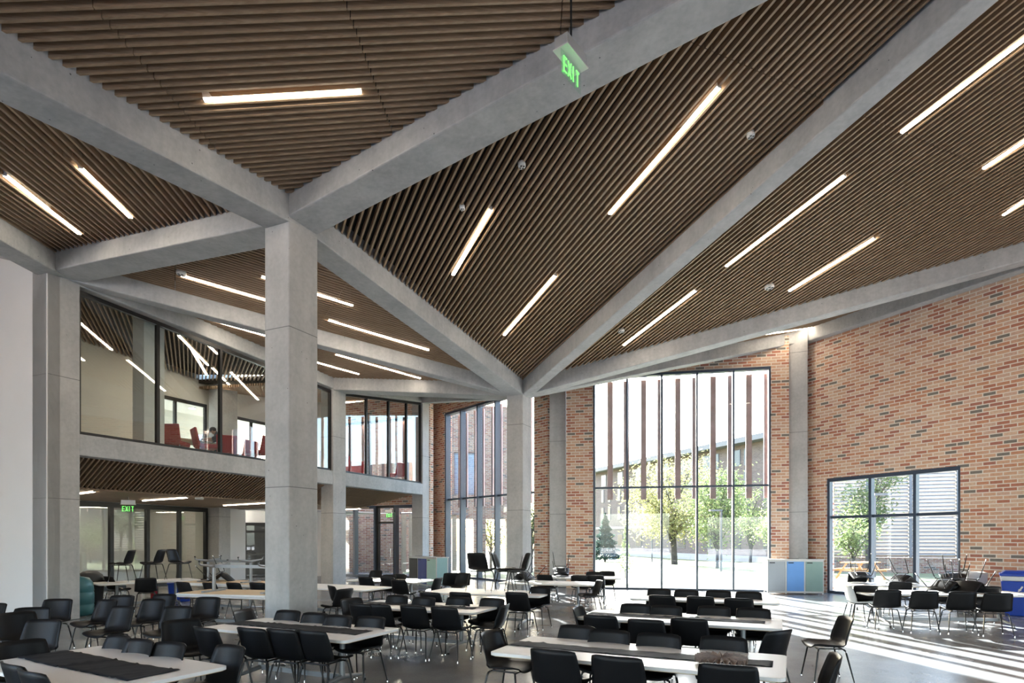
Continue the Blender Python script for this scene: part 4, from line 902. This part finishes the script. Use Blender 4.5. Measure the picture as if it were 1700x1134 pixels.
# runners
def runner(key, x0, x1, wd, label, seed, y0=0.0):
    rnd = random.Random(seed); t = TABLES[key]; m = MB(); nx, ny = 60, 9; A = []
    ph = [rnd.uniform(0, 6.28) for _ in range(6)]; folds = [x0 + (x1 - x0) * rnd.random() for _ in range(7)]
    for i in range(nx + 1):
        x = x0 + (x1 - x0) * i / nx
        for k in range(ny):
            v = -1 + 2 * k / (ny - 1); y = y0 + v * wd / 2 * (1 + 0.03 * math.sin(x * 5 + ph[0])) + 0.012 * math.sin(x * 2.3 + ph[1])
            z = 0.003 + 0.0035 * (1 + math.sin(x * 17 + v * 2 + ph[2])) * 0.5 + 0.003 * (1 + math.sin(x * 31 - v * 5 + ph[3])) * 0.5
            z += sum(0.009 * math.exp(-((x - f - 0.06 * v) / 0.018) ** 2) for f in folds)
            A.append(Vector((x, y, z)))
    n = len(A); Bt = [Vector((p.x, p.y, p.z - 0.0022)) for p in A]; Fc = []
    for i in range(nx):
        for k in range(ny - 1):
            a, b, c, d = i * ny + k, i * ny + k + 1, (i + 1) * ny + k + 1, (i + 1) * ny + k; Fc += [(d, c, b, a), (n + a, n + b, n + c, n + d)]
    rim = list(range(ny)) + [i * ny + ny - 1 for i in range(1, nx + 1)] + [nx * ny + k for k in range(ny - 2, -1, -1)] + [i * ny for i in range(nx - 1, 0, -1)]
    for a, b in zip(rim, rim[1:] + rim[:1]): Fc.append((a, b, n + b, n + a))
    o = m.poly(A + Bt, Fc, True).build('table_runner', 'cloth'); o.location = (t.location.x, t.location.y, TZ); o.rotation_euler = t.rotation_euler
    tag(o, label, 'table runner', 'charcoal table runners')
runner('a', -1.32, 1.22, 0.27, 'creased charcoal runner under the pleated fan', 1)
runner('b', -1.28, 1.12, 0.26, 'creased charcoal runner on the table behind the fan table', 2)
runner('d', -1.15, 1.0, 0.27, 'charcoal runner on the table right of the big column', 3)
runner('e', -1.12, 1.0, 0.33, 'charcoal runner on the table before the big column', 4)
runner('f', -1.02, 0.84, 0.42, 'wide smooth charcoal runner on the lower left table', 5)
# pleated fan lying on the runner
def on_table(key, lx, ly, dz=0.0):
    t = TABLES[key]; a = t.rotation_euler.z; return Vector((t.location.x + lx * math.cos(a) - ly * math.sin(a), t.location.y + lx * math.sin(a) + ly * math.cos(a), TZ + dz))
fm = MB(); nf = 44; V = []
for lay, (r0, r1, h) in enumerate(((0.03, 0.225, 0.060),)):
    for k in range(nf):
        a = 2 * math.pi * k / nf; z = h if k % 2 else 0.012
        V += [(r0 * math.cos(a), r0 * math.sin(a), 0.035 + (0.01 if k % 2 else 0)), (r1 * 0.55 * math.cos(a), r1 * 0.55 * math.sin(a), 0.02 + z * 0.75), (r1 * math.cos(a), r1 * math.sin(a), z)]
nV = len(V); V2_ = V + [(x * 0.995, y * 0.995, z - 0.006) for x, y, z in V]; Fc = []
for k in range(nf):
    q = (k + 1) % nf
    for j in range(2): a, b, c, d = 3 * k + j, 3 * q + j, 3 * q + j + 1, 3 * k + j + 1; Fc += [(a, d, c, b), (nV + a, nV + b, nV + c, nV + d)]
    Fc += [(3 * k + 2, nV + 3 * k + 2, nV + 3 * q + 2, 3 * q + 2), (3 * k, 3 * q, nV + 3 * q, nV + 3 * k)]
fo = fm.poly(V2_, Fc).build('pleated_fan', 'fan'); p = xz(1197, 1097, TZ + 0.03); fo.location = (p.x, p.y, TZ + 0.014); tag(fo, 'round grey brown pleated paper fan lying on the front runner', 'paper fan')
# papers
for k, (key, lx, ly, rz, lb) in enumerate((('j', 0.85, 0.15, 0.3, 'white sheet near the right end of the paper strewn table'), ('j', 0.35, -0.2, -0.4, 'white sheet at the near edge of the paper strewn table'), ('j', -0.1, 0.2, 0.9, 'white sheet in the middle of the paper strewn table'),
        ('j', -0.7, -0.1, 0.1, 'white sheet at the left of the paper strewn table'), ('m', 0.75, 0.1, 0.2, 'white sheet on the table before the brick pier'), ('h', -0.8, 0.1, 0.4, 'white sheet on the table by the navy bin cabinet'), ('p', -0.85, -0.2, 0.5, 'white sheet stack at the left end of the table carrying upright chairs'))):
    o = MB().box((0, 0, 0.003), (0.30, 0.22, 0.006)).build('paper_sheet', 'paper'); o.location = on_table(key, lx, ly); o.rotation_euler = (0, 0, rz); tag(o, lb, 'paper', 'loose papers')

# chairs standing or lying on tables
def lean(key, lx, ly, face, tilt, label, roll=0.0):
    """chair laid over on a table top: tilt about its side axis, then set down on the top."""
    c = copy_tree(CH); a = TABLES[key].rotation_euler.z; R = Matrix.Rotation(a + math.radians(face - 90), 4, 'Z') @ Matrix.Rotation(math.radians(roll), 4, 'Y') @ Matrix.Rotation(math.radians(tilt), 4, 'X')
    lo = 9
    for ch in KIDS[CH.name]:
        for v in ch.data.vertices: lo = min(lo, (R @ v.co).z)
        for g in children(ch):
            for v in g.data.vertices: lo = min(lo, (R @ v.co).z)
    ctr = R @ Vector((0, 0, 0.45)); p = on_table(key, lx, ly)
    c.matrix_world = Matrix.Translation((p.x - ctr.x, p.y - ctr.y, TZ - lo + 0.001)) @ R
    c['label'] = label; c['group'] = 'black shell chairs'; return c
def stand(key, lx, ly, face, label):
    p = on_table(key, lx, ly); return chair(p.x, p.y, face, label, 'black shell chairs', z=TZ + 0.001)
stand('i', -0.20, 0.02, 62, 'upright black chair on a tabletop, back turned to the viewer, left of the middle column')
stand('i', 0.30, 0.05, -8, 'upright black chair on a tabletop facing right, its back lit bluish')
stand('i', 0.62, -0.05, 188, 'upright black chair on a tabletop facing left, before the middle column')
stand('p', -0.55, 0.0, 190, 'upright black chair on the white table by the glass wall, seat to the left')
stand('p', 0.15, 0.05, 185, 'upright black chair on the white table by the glass wall, second from the left')
stand('p', 0.75, 0.0, -5, 'upright black chair on the white table by the glass wall, facing right')
lean('j', -0.6, 0.0, 160, 213, 'overturned black chair on the left part of the paper strewn table')
lean('m', -0.55, 0.0, 95, 208, 'black chair lying upside down on the table before the brick pier')
lean('l', -1.10, 0.1, 85, 203, 'overturned chair at the left end of the heap by the low window, legs straight up')
lean('l', -0.30, 0.0, 20, 216, 'overturned chair in the heap by the low window, second from the left')
lean('l', 0.95, 0.05, 70, 206, 'overturned chair at the right end of the heap by the low window')
lean('k', 0.10, 0.1, 30, 217, 'overturned chair on the long sunlit table, shell tipped to the left')
lean('k', 0.70, 0.12, 215, 213, 'overturned chair on the long sunlit table, legs slanting to the right')
chair(-10.15, 15.5, 60, 'black shell chair under the left end of the white table by the glass wall', 'black shell chairs')
chair(-9.05, 14.9, 120, 'black shell chair under the right end of the white table by the glass wall', 'black shell chairs')
lean('q', -0.5, 0.1, 30, 212, 'overturned black chair on the table behind the upturned one')

# ------------------------------------------------------------------ bins and loose things
def recycling_cabinet(x, y, rz, L, dp, ht, doors, sidem, label):
    r = empty('recycling_cabinet', (x, y, 0), rz); tag(r, label, 'recycling bin')
    MB().box((L / 2, dp / 2, ht / 2 + 0.04), (L - 0.02, dp - 0.04, ht - 0.10)).build('body', sidem, r)
    fr = MB(); pw_ = L / len(doors)
    for k in range(len(doors) + 1): fr.box((min(max(k * pw_, 0.02), L - 0.02), 0.012, ht / 2), (0.04, 0.03, ht - 0.04))
    for sx in (0.02, L - 0.02): fr.box((sx, dp - 0.02, ht / 2), (0.04, 0.04, ht - 0.04))
    fr.box((L / 2, 0.012, 0.07), (L, 0.03, 0.04)); fr.box((L / 2, 0.012, ht - 0.04), (L, 0.03, 0.04)); fr.build('frame', 'frame', r)
    tp = MB().box((L / 2, dp / 2, ht - 0.005), (L + 0.04, dp + 0.04, 0.03)).build('top', 'frame', r)
    for k, m in enumerate(doors):
        d = MB().box((pw_ * (k + 0.5), 0.0, ht / 2 + 0.02), (pw_ - 0.05, 0.018, ht - 0.17)).build('door', m, r)
        MB().box((pw_ * k + 0.14, -0.012, ht - 0.105), (0.16, 0.012, 0.03)).build('sign_plate', 'black', d)
        MB().box((pw_ * (k + 0.5), dp / 2, ht + 0.012), (pw_ * 0.5, dp * 0.42, 0.012)).build('opening', 'black', tp)
    return r
a = Vector((8.08, 19.05)); b = Vector((9.72, 18.78)); d = b - a
recycling_cabinet(a.x, a.y, math.atan2(d.y, d.x), d.length, 0.46, 1.10, ['bing', 'binb', 'bingr'], 'frame', 'recycling cabinet with grey, blue and green doors under the concrete column')
a = Vector((-3.57, 20.9)) * 1.0909; b = Vector((-2.45, 19.5)) * 1.0909; d = b - a
recycling_cabinet(a.x, a.y, math.atan2(d.y, d.x), d.length, 0.50, 1.08, ['black', 'navy', 'mint'], 'mintside', 'recycling cabinet with black, navy and mint doors beside the far column')
# big blue recycling bin with chasing arrows
rb = empty('recycling_bin', (11.75, 13.85, 0), math.radians(-38)); tag(rb, 'big blue plastic recycling bin with white arrows against the long brick wall', 'recycling bin')
def rbox(mb, w0, d0, w1, d1, z0, z1): return mb.hexa([(-w0 / 2, -d0 / 2, z0), (w0 / 2, -d0 / 2, z0), (w0 / 2, d0 / 2, z0), (-w0 / 2, d0 / 2, z0)], [(-w1 / 2, -d1 / 2, z1), (w1 / 2, -d1 / 2, z1), (w1 / 2, d1 / 2, z1), (-w1 / 2, d1 / 2, z1)])
mb = MB(); rbox(mb, 0.66, 0.55, 0.80, 0.66, 0.0, 0.80); bevel(mb.build('body', 'recy', rb), 0.03, 3)
mb = MB(); rbox(mb, 0.81, 0.67, 0.83, 0.69, 0.80, 0.91); bevel(mb.build('bag_liner', 'bag', rb), 0.02, 2)
mb = MB(); rbox(mb, 0.86, 0.72, 0.86, 0.72, 0.91, 0.97); rbox(mb, 0.80, 0.64, 0.66, 0.5, 0.97, 1.03); bevel(mb.build('lid', 'recy', rb), 0.02, 2)
sy = MB()
for k in range(3):                                     # three bent arrows chasing round a triangle
    R = Matrix.Rotation(2 * math.pi * k / 3, 3, 'Y')
    for x0, z0, x1, z1 in ((-0.055, -0.052, 0.02, -0.052), (-0.082, -0.03, -0.062, 0.006)):
        sy.bar(R @ Vector((x0, 0, z0)), R @ Vector((x1, 0, z1)), 0.028, 0.008, (0, 1, 0))
    q = [R @ Vector(v) for v in ((0.02, -0.004, -0.082), (0.062, -0.004, -0.052), (0.02, -0.004, -0.022), (0.02, 0.004, -0.082), (0.062, 0.004, -0.052), (0.02, 0.004, -0.022))]
    sy.poly(q, [(0, 1, 2), (5, 4, 3), (0, 3, 4, 1), (1, 4, 5, 2), (2, 5, 3, 0)])
so_ = sy.build('recycling_symbol', 'paper', rb); so_.location = (0, -0.335, 0.60); so_.rotation_euler = (math.radians(-3.9), 0, 0); so_.scale = (1.15, 1, 1.15)
# dark round bin with a translucent bag
gb = empty('trash_bin', (11.45, 15.05, 0)); tag(gb, 'round dark bin with a translucent bag over its rim, left of the big blue bin', 'trash bin')
MB().lathe([(0.22, 0.0), (0.25, 0.02), (0.31, 0.84), (0.33, 0.86), (0.33, 0.90), (0.28, 0.90), (0.28, 0.6), (0.0, 0.6)], (0, 0, 0), 28).build('body', 'dark', gb)
MB().lathe([(0.315, 0.66), (0.335, 0.70), (0.345, 0.86), (0.35, 0.92), (0.30, 0.94), (0.285, 0.88), (0.285, 0.65)], (0, 0, 0), 28).build('bag_liner', 'bag', gb)
# under the balcony: dark bin, teal barrel, blue box, red extinguisher, white carton
p = xz(168, 1013, 0.0)
db = empty('trash_bin', (-10.75, 15.35, 0)); tag(db, 'dark grey round bin with a domed top beside the teal barrel', 'trash bin')
MB().lathe([(0.20, 0), (0.26, 0.03), (0.31, 0.62), (0.32, 0.66), (0.27, 0.84), (0.16, 0.93), (0.0, 0.95)], (0, 0, 0), 28).build('body', 'dark', db)
MB().lathe([(0.325, 0.60), (0.335, 0.62), (0.335, 0.70), (0.325, 0.71)], (0, 0, 0), 28).build('rim', 'black', db)
tb_ = empty('barrel', (-10.05, 13.85, 0)); tag(tb_, 'teal ribbed plastic barrel beside the balcony column', 'barrel')
MB().lathe([(0.30, 0), (0.36, 0.04), (0.37, 0.24), (0.355, 0.26), (0.37, 0.28), (0.37, 0.52), (0.355, 0.54), (0.37, 0.56), (0.35, 0.74), (0.27, 0.86), (0.10, 0.90), (0.09, 0.95), (0.0, 0.95)], (0, 0, 0), 28).build('body', 'teal', tb_)
bx = empty('recycling_box', (-9.35, 16.95, 0), 0.5); tag(bx, 'blue recycling box under the white table by the glass wall', 'recycling bin')
mb = MB(); rbox(mb, 0.50, 0.36, 0.58, 0.42, 0.0, 0.50); bevel(mb.build('body', 'recy', bx), 0.02, 2)
mb = MB(); rbox(mb, 0.62, 0.46, 0.62, 0.46, 0.50, 0.53); mb.build('rim', 'recy', bx)
MB().box((0.05, -0.215, 0.28), (0.16, 0.012, 0.16)).build('sticker', 'paper', bx)
fe = empty('fire_extinguisher', (-10.1, 17.0, 0)); tag(fe, 'red fire extinguisher standing by the blue recycling box', 'fire extinguisher')
MB().lathe([(0.075, 0), (0.085, 0.01), (0.085, 0.40), (0.06, 0.46), (0.025, 0.48), (0.025, 0.52), (0, 0.52)], (0, 0, 0), 20).build('cylinder_body', 'red', fe)
MB().bar((-0.03, 0, 0.535), (0.11, 0, 0.56), 0.025, 0.02).build('handle', 'black', fe); MB().tube([(0.03, 0, 0.52), (0.11, 0, 0.45), (0.105, 0, 0.2)], 0.011, 8).build('hose', 'black', fe)
ct = empty('carton', (-10.5, 16.75, 0), 0.4); tag(ct, 'white carton standing by the red fire extinguisher', 'carton')
MB().box((0, 0, 0.25), (0.34, 0.26, 0.50)).build('box_body', 'paper', ct); MB().box((0, 0, 0.502), (0.345, 0.06, 0.004)).build('tape', 'ply', ct)

# ------------------------------------------------------------------ lounge furniture and the seated person
FZ = 4.0
def armchair(t, off, face, label):
    q = Bp(t, off); r = empty('lounge_chair', (q.x, q.y, FZ), math.radians(face - 90)); tag(r, label, 'chair', 'red lounge chairs')
    bevel(MB().box((0, 0.02, 0.42), (0.56, 0.54, 0.12)).build('seat', 'red', r), 0.03, 2)
    b = MB().hexa([(-0.28, -0.28, 0.40), (0.28, -0.28, 0.40), (0.28, -0.20, 0.40), (-0.28, -0.20, 0.40)], [(-0.29, -0.38, 0.92), (0.29, -0.38, 0.92), (0.29, -0.32, 0.92), (-0.29, -0.32, 0.92)])
    bevel(b.build('backrest', 'red', r), 0.02, 2)
    for sx in (-1, 1):
        for y_ in (-0.22, 0.24): MB().tube([(sx * 0.24, y_, 0.37), (sx * 0.26, y_ * 1.1, 0.0)], 0.012, 8).build('leg', 'chrome', r)
for a in ((4.1, 1.2, 40, 'red chair left of the seated person behind the near balcony window'), (3.35, 1.5, 90, 'red chair at the long brown table in the lounge'), (5.65, 0.85, 170, 'red chair right beside the seated person'),
          (6.35, 0.75, 200, 'red chair next to the big column behind the near balcony window'), (7.3, 1.4, 230, 'red chair hidden mostly by the big column in the lounge'), (6.1, 2.0, 160, 'red chair behind the others at the near balcony window'),
          (9.3, 1.3, 100, 'leftmost red chair behind the far balcony window'), (10.3, 1.7, 130, 'second red chair behind the far balcony window'), (11.1, 2.0, 80, 'third red chair behind the far balcony window'), (12.0, 2.2, 110, 'fourth red chair behind the far balcony window'),
          (13.0, 1.0, 150, 'red chair at the right end of the far balcony window')): armchair(*a)
q = Bp(4.6, 2.6)
lt = empty('lounge_table', (q.x, q.y, FZ), math.radians(65)); tag(lt, 'long dark brown lounge table the person leans on', 'table')
bevel(MB().box((0, 0, 0.725), (2.6, 0.8, 0.05)).build('tabletop', 'slat', lt), 0.006)
for sx in (-1, 1):
    for sy_ in (-1, 1): MB().box((sx * 1.2, sy_ * 0.33, 0.35), (0.06, 0.06, 0.70)).build('leg', 'black', lt)
q = Bp(4.65, 2.42); lp_ = empty('laptop', (q.x, q.y, FZ + 0.75), math.radians(-20)); tag(lp_, 'open laptop with a pale lit screen on the lounge table', 'laptop')
MB().box((0, 0, 0.008), (0.33, 0.23, 0.016)).build('base', 'dark', lp_)
sc_ = MB().hexa([(-0.165, 0.108, 0.016), (0.165, 0.108, 0.016), (0.165, 0.116, 0.016), (-0.165, 0.116, 0.016)], [(-0.165, 0.158, 0.226), (0.165, 0.158, 0.226), (0.165, 0.166, 0.226), (-0.165, 0.166, 0.226)]).build('lid', 'dark', lp_)
MB().hexa([(-0.155, 0.105, 0.026), (0.155, 0.105, 0.026), (0.155, 0.108, 0.026), (-0.155, 0.108, 0.026)], [(-0.155, 0.153, 0.218), (0.155, 0.153, 0.218), (0.155, 0.156, 0.218), (-0.155, 0.156, 0.218)]).build('screen', 'screen', sc_)

def skin(name, pts, edges, rad, root_i, mat, parent, lv=2):
    me = bpy.data.meshes.new(name); me.from_pydata(pts, edges, []); o = bpy.data.objects.new(name, me); COL.objects.link(o); o.parent = parent
    o.modifiers.new('skin', 'SKIN'); sv = me.skin_vertices[0].data
    for i, r in enumerate(rad):
        sv[i].radius = r if hasattr(r, '__len__') else (r, r); sv[i].use_root = (i == root_i)
    m = o.modifiers.new('sub', 'SUBSURF'); m.levels = lv; m.render_levels = lv
    dg = bpy.context.evaluated_depsgraph_get(); nm = bpy.data.meshes.new_from_object(o.evaluated_get(dg)); o.modifiers.clear(); o.data = nm
    nm.materials.clear(); nm.materials.append(M[mat]); nm.polygons.foreach_set('use_smooth', [True] * len(nm.polygons)); return o
# local frame: +y is where the person faces, z up, origin on the lounge floor under the pelvis
q = Bp(5.25, 1.75); pr = empty('person', (q.x, q.y, FZ), math.radians(115)); tag(pr, 'person in navy shirt with white print seated in the lounge, head bowed over table', 'person')
P = [(0, 0, 0.50), (0, 0.06, 0.66), (0, 0.17, 0.84), (0, 0.26, 0.95), (0, 0.31, 1.00), (0, 0.37, 1.06), (0, 0.42, 1.09),
     (-0.18, 0.22, 0.92), (-0.24, 0.36, 0.80), (-0.16, 0.55, 0.80), (-0.12, 0.62, 0.80), (0.18, 0.22, 0.92), (0.25, 0.38, 0.80), (0.14, 0.54, 0.80), (0.09, 0.61, 0.80),
     (-0.10, 0.02, 0.48), (-0.13, 0.42, 0.50), (-0.13, 0.40, 0.10), (-0.13, 0.53, 0.04), (0.10, 0.02, 0.48), (0.13, 0.42, 0.50), (0.13, 0.38, 0.10), (0.13, 0.51, 0.04)]
E = [(0, 1), (1, 2), (2, 3), (3, 4), (4, 5), (5, 6), (3, 7), (7, 8), (8, 9), (9, 10), (3, 11), (11, 12), (12, 13), (13, 14), (0, 15), (15, 16), (16, 17), (17, 18), (0, 19), (19, 20), (20, 21), (21, 22)]
Rr = [(0.15, 0.12), (0.15, 0.11), (0.17, 0.12), (0.13, 0.10), 0.058, 0.085, 0.075, 0.068, 0.05, 0.038, 0.03, 0.068, 0.05, 0.038, 0.03, 0.09, 0.066, 0.048, 0.04, 0.09, 0.066, 0.048, 0.04]
body = skin('body', P, E, Rr, 0, 'skin', pr)
def near(o, name, mat, keep, grow, par):               # clothing: a shell grown off the body where keep(co) holds
    bm = bmesh.new(); bm.from_mesh(o.data); bm.normal_update()
    dele = [f for f in bm.faces if not keep(f.calc_center_median())]; bmesh.ops.delete(bm, geom=dele, context='FACES')
    for v in bm.verts: v.co += v.normal * grow
    me = bpy.data.meshes.new(name); bm.to_mesh(me); bm.free(); me.materials.clear(); me.materials.append(M[mat])
    c = bpy.data.objects.new(name, me); COL.objects.link(c); c.parent = par; md = c.modifiers.new('thick', 'SOLIDIFY'); md.thickness = 0.006; return c
shirt = near(body, 'shirt', 'shirt', lambda c: c.z > 0.56 and not (c.y > 0.31 and c.z > 0.97) and not (c.y > 0.40 and c.z < 0.87), 0.014, pr)
near(body, 'trousers', 'trous', lambda c: c.z <= 0.57 and not (c.z < 0.10), 0.012, pr)
near(body, 'shoes', 'black', lambda c: c.z < 0.105, 0.012, pr)
hd = Vector((0, 0.40, 1.08)); hb = MB()
def blob(mb, c, r, sq=(1, 1, 1), nu=16, nv=12, cut=None):
    V = []; Fc = []
    for j in range(nv + 1):
        th = math.pi * j / nv
        for i in range(nu): ph = 2 * math.pi * i / nu; V.append((c[0] + r * sq[0] * math.sin(th) * math.cos(ph), c[1] + r * sq[1] * math.sin(th) * math.sin(ph), c[2] + r * sq[2] * math.cos(th)))
    for j in range(nv):
        for i in range(nu): Fc.append((j * nu + i, (j + 1) * nu + i, (j + 1) * nu + (i + 1) % nu, j * nu + (i + 1) % nu))
    mb.poly(V, Fc, True); return mb
blob(hb, (0, 0.385, 1.115), 0.098, (0.88, 1.0, 0.90)); hb.build('hair', 'hair', pr)
fc = MB(); blob(fc, (0, 0.455, 1.045), 0.016, (0.8, 1.4, 1.6)); blob(fc, (-0.088, 0.40, 1.06), 0.028, (0.4, 0.7, 1)); blob(fc, (0.088, 0.40, 1.06), 0.028, (0.4, 0.7, 1)); fc.build('nose_and_ears', 'skin', pr)
ey = MB(); blob(ey, (-0.032, 0.472, 1.07), 0.010); blob(ey, (0.032, 0.472, 1.07), 0.010); ey.build('eyes', 'hair', pr)
MB().bar((-0.025, 0.478, 1.02), (0.025, 0.478, 1.02), 0.008, 0.008).build('mouth', 'red', pr)
for sx in (-1, 1):
    hx = -0.12 if sx < 0 else 0.09; hp_ = [(hx, 0.60, 0.795), (hx - sx * -0.0, 0.66, 0.79)]
    pts = [(hx, 0.60, 0.795), (hx, 0.655, 0.79)]; ed = [(0, 1)]; rd = [(0.034, 0.018), (0.036, 0.016)]
    for k, (dx, ln) in enumerate(((-0.028, 0.062), (-0.009, 0.072), (0.010, 0.068), (0.028, 0.052))):
        b = len(pts); pts += [(hx + dx, 0.675, 0.79), (hx + dx * 1.15, 0.675 + ln * 0.55, 0.788), (hx + dx * 1.2, 0.675 + ln, 0.776)]; ed += [(1, b), (b, b + 1), (b + 1, b + 2)]; rd += [0.0095, 0.009, 0.0075]
    b = len(pts); pts += [(hx - sx * 0.036, 0.625, 0.79), (hx - sx * 0.055, 0.665, 0.785)]; ed += [(0, b), (b, b + 1)]; rd += [0.011, 0.009]
    skin('hand', pts, ed, rd, 0, 'skin', pr, 1)
pm = MB()
for x, z, s_ in ((0.05, 0.86, 0.05), (-0.02, 0.83, 0.04), (0.08, 0.80, 0.035), (0.0, 0.78, 0.03)):
    y = 0.0 + (z - 0.66) * 0.62 + 0.06 - 0.135; pm.bar((x - s_, y + 0.004, z - 0.01), (x + s_, y + 0.004, z + 0.012), 0.02, 0.03, (0, -0.8, 0.5))
pm.build('white_print', 'paper', shirt)
armchair(5.25, 1.75, 115, 'red chair the person in navy is sitting on')
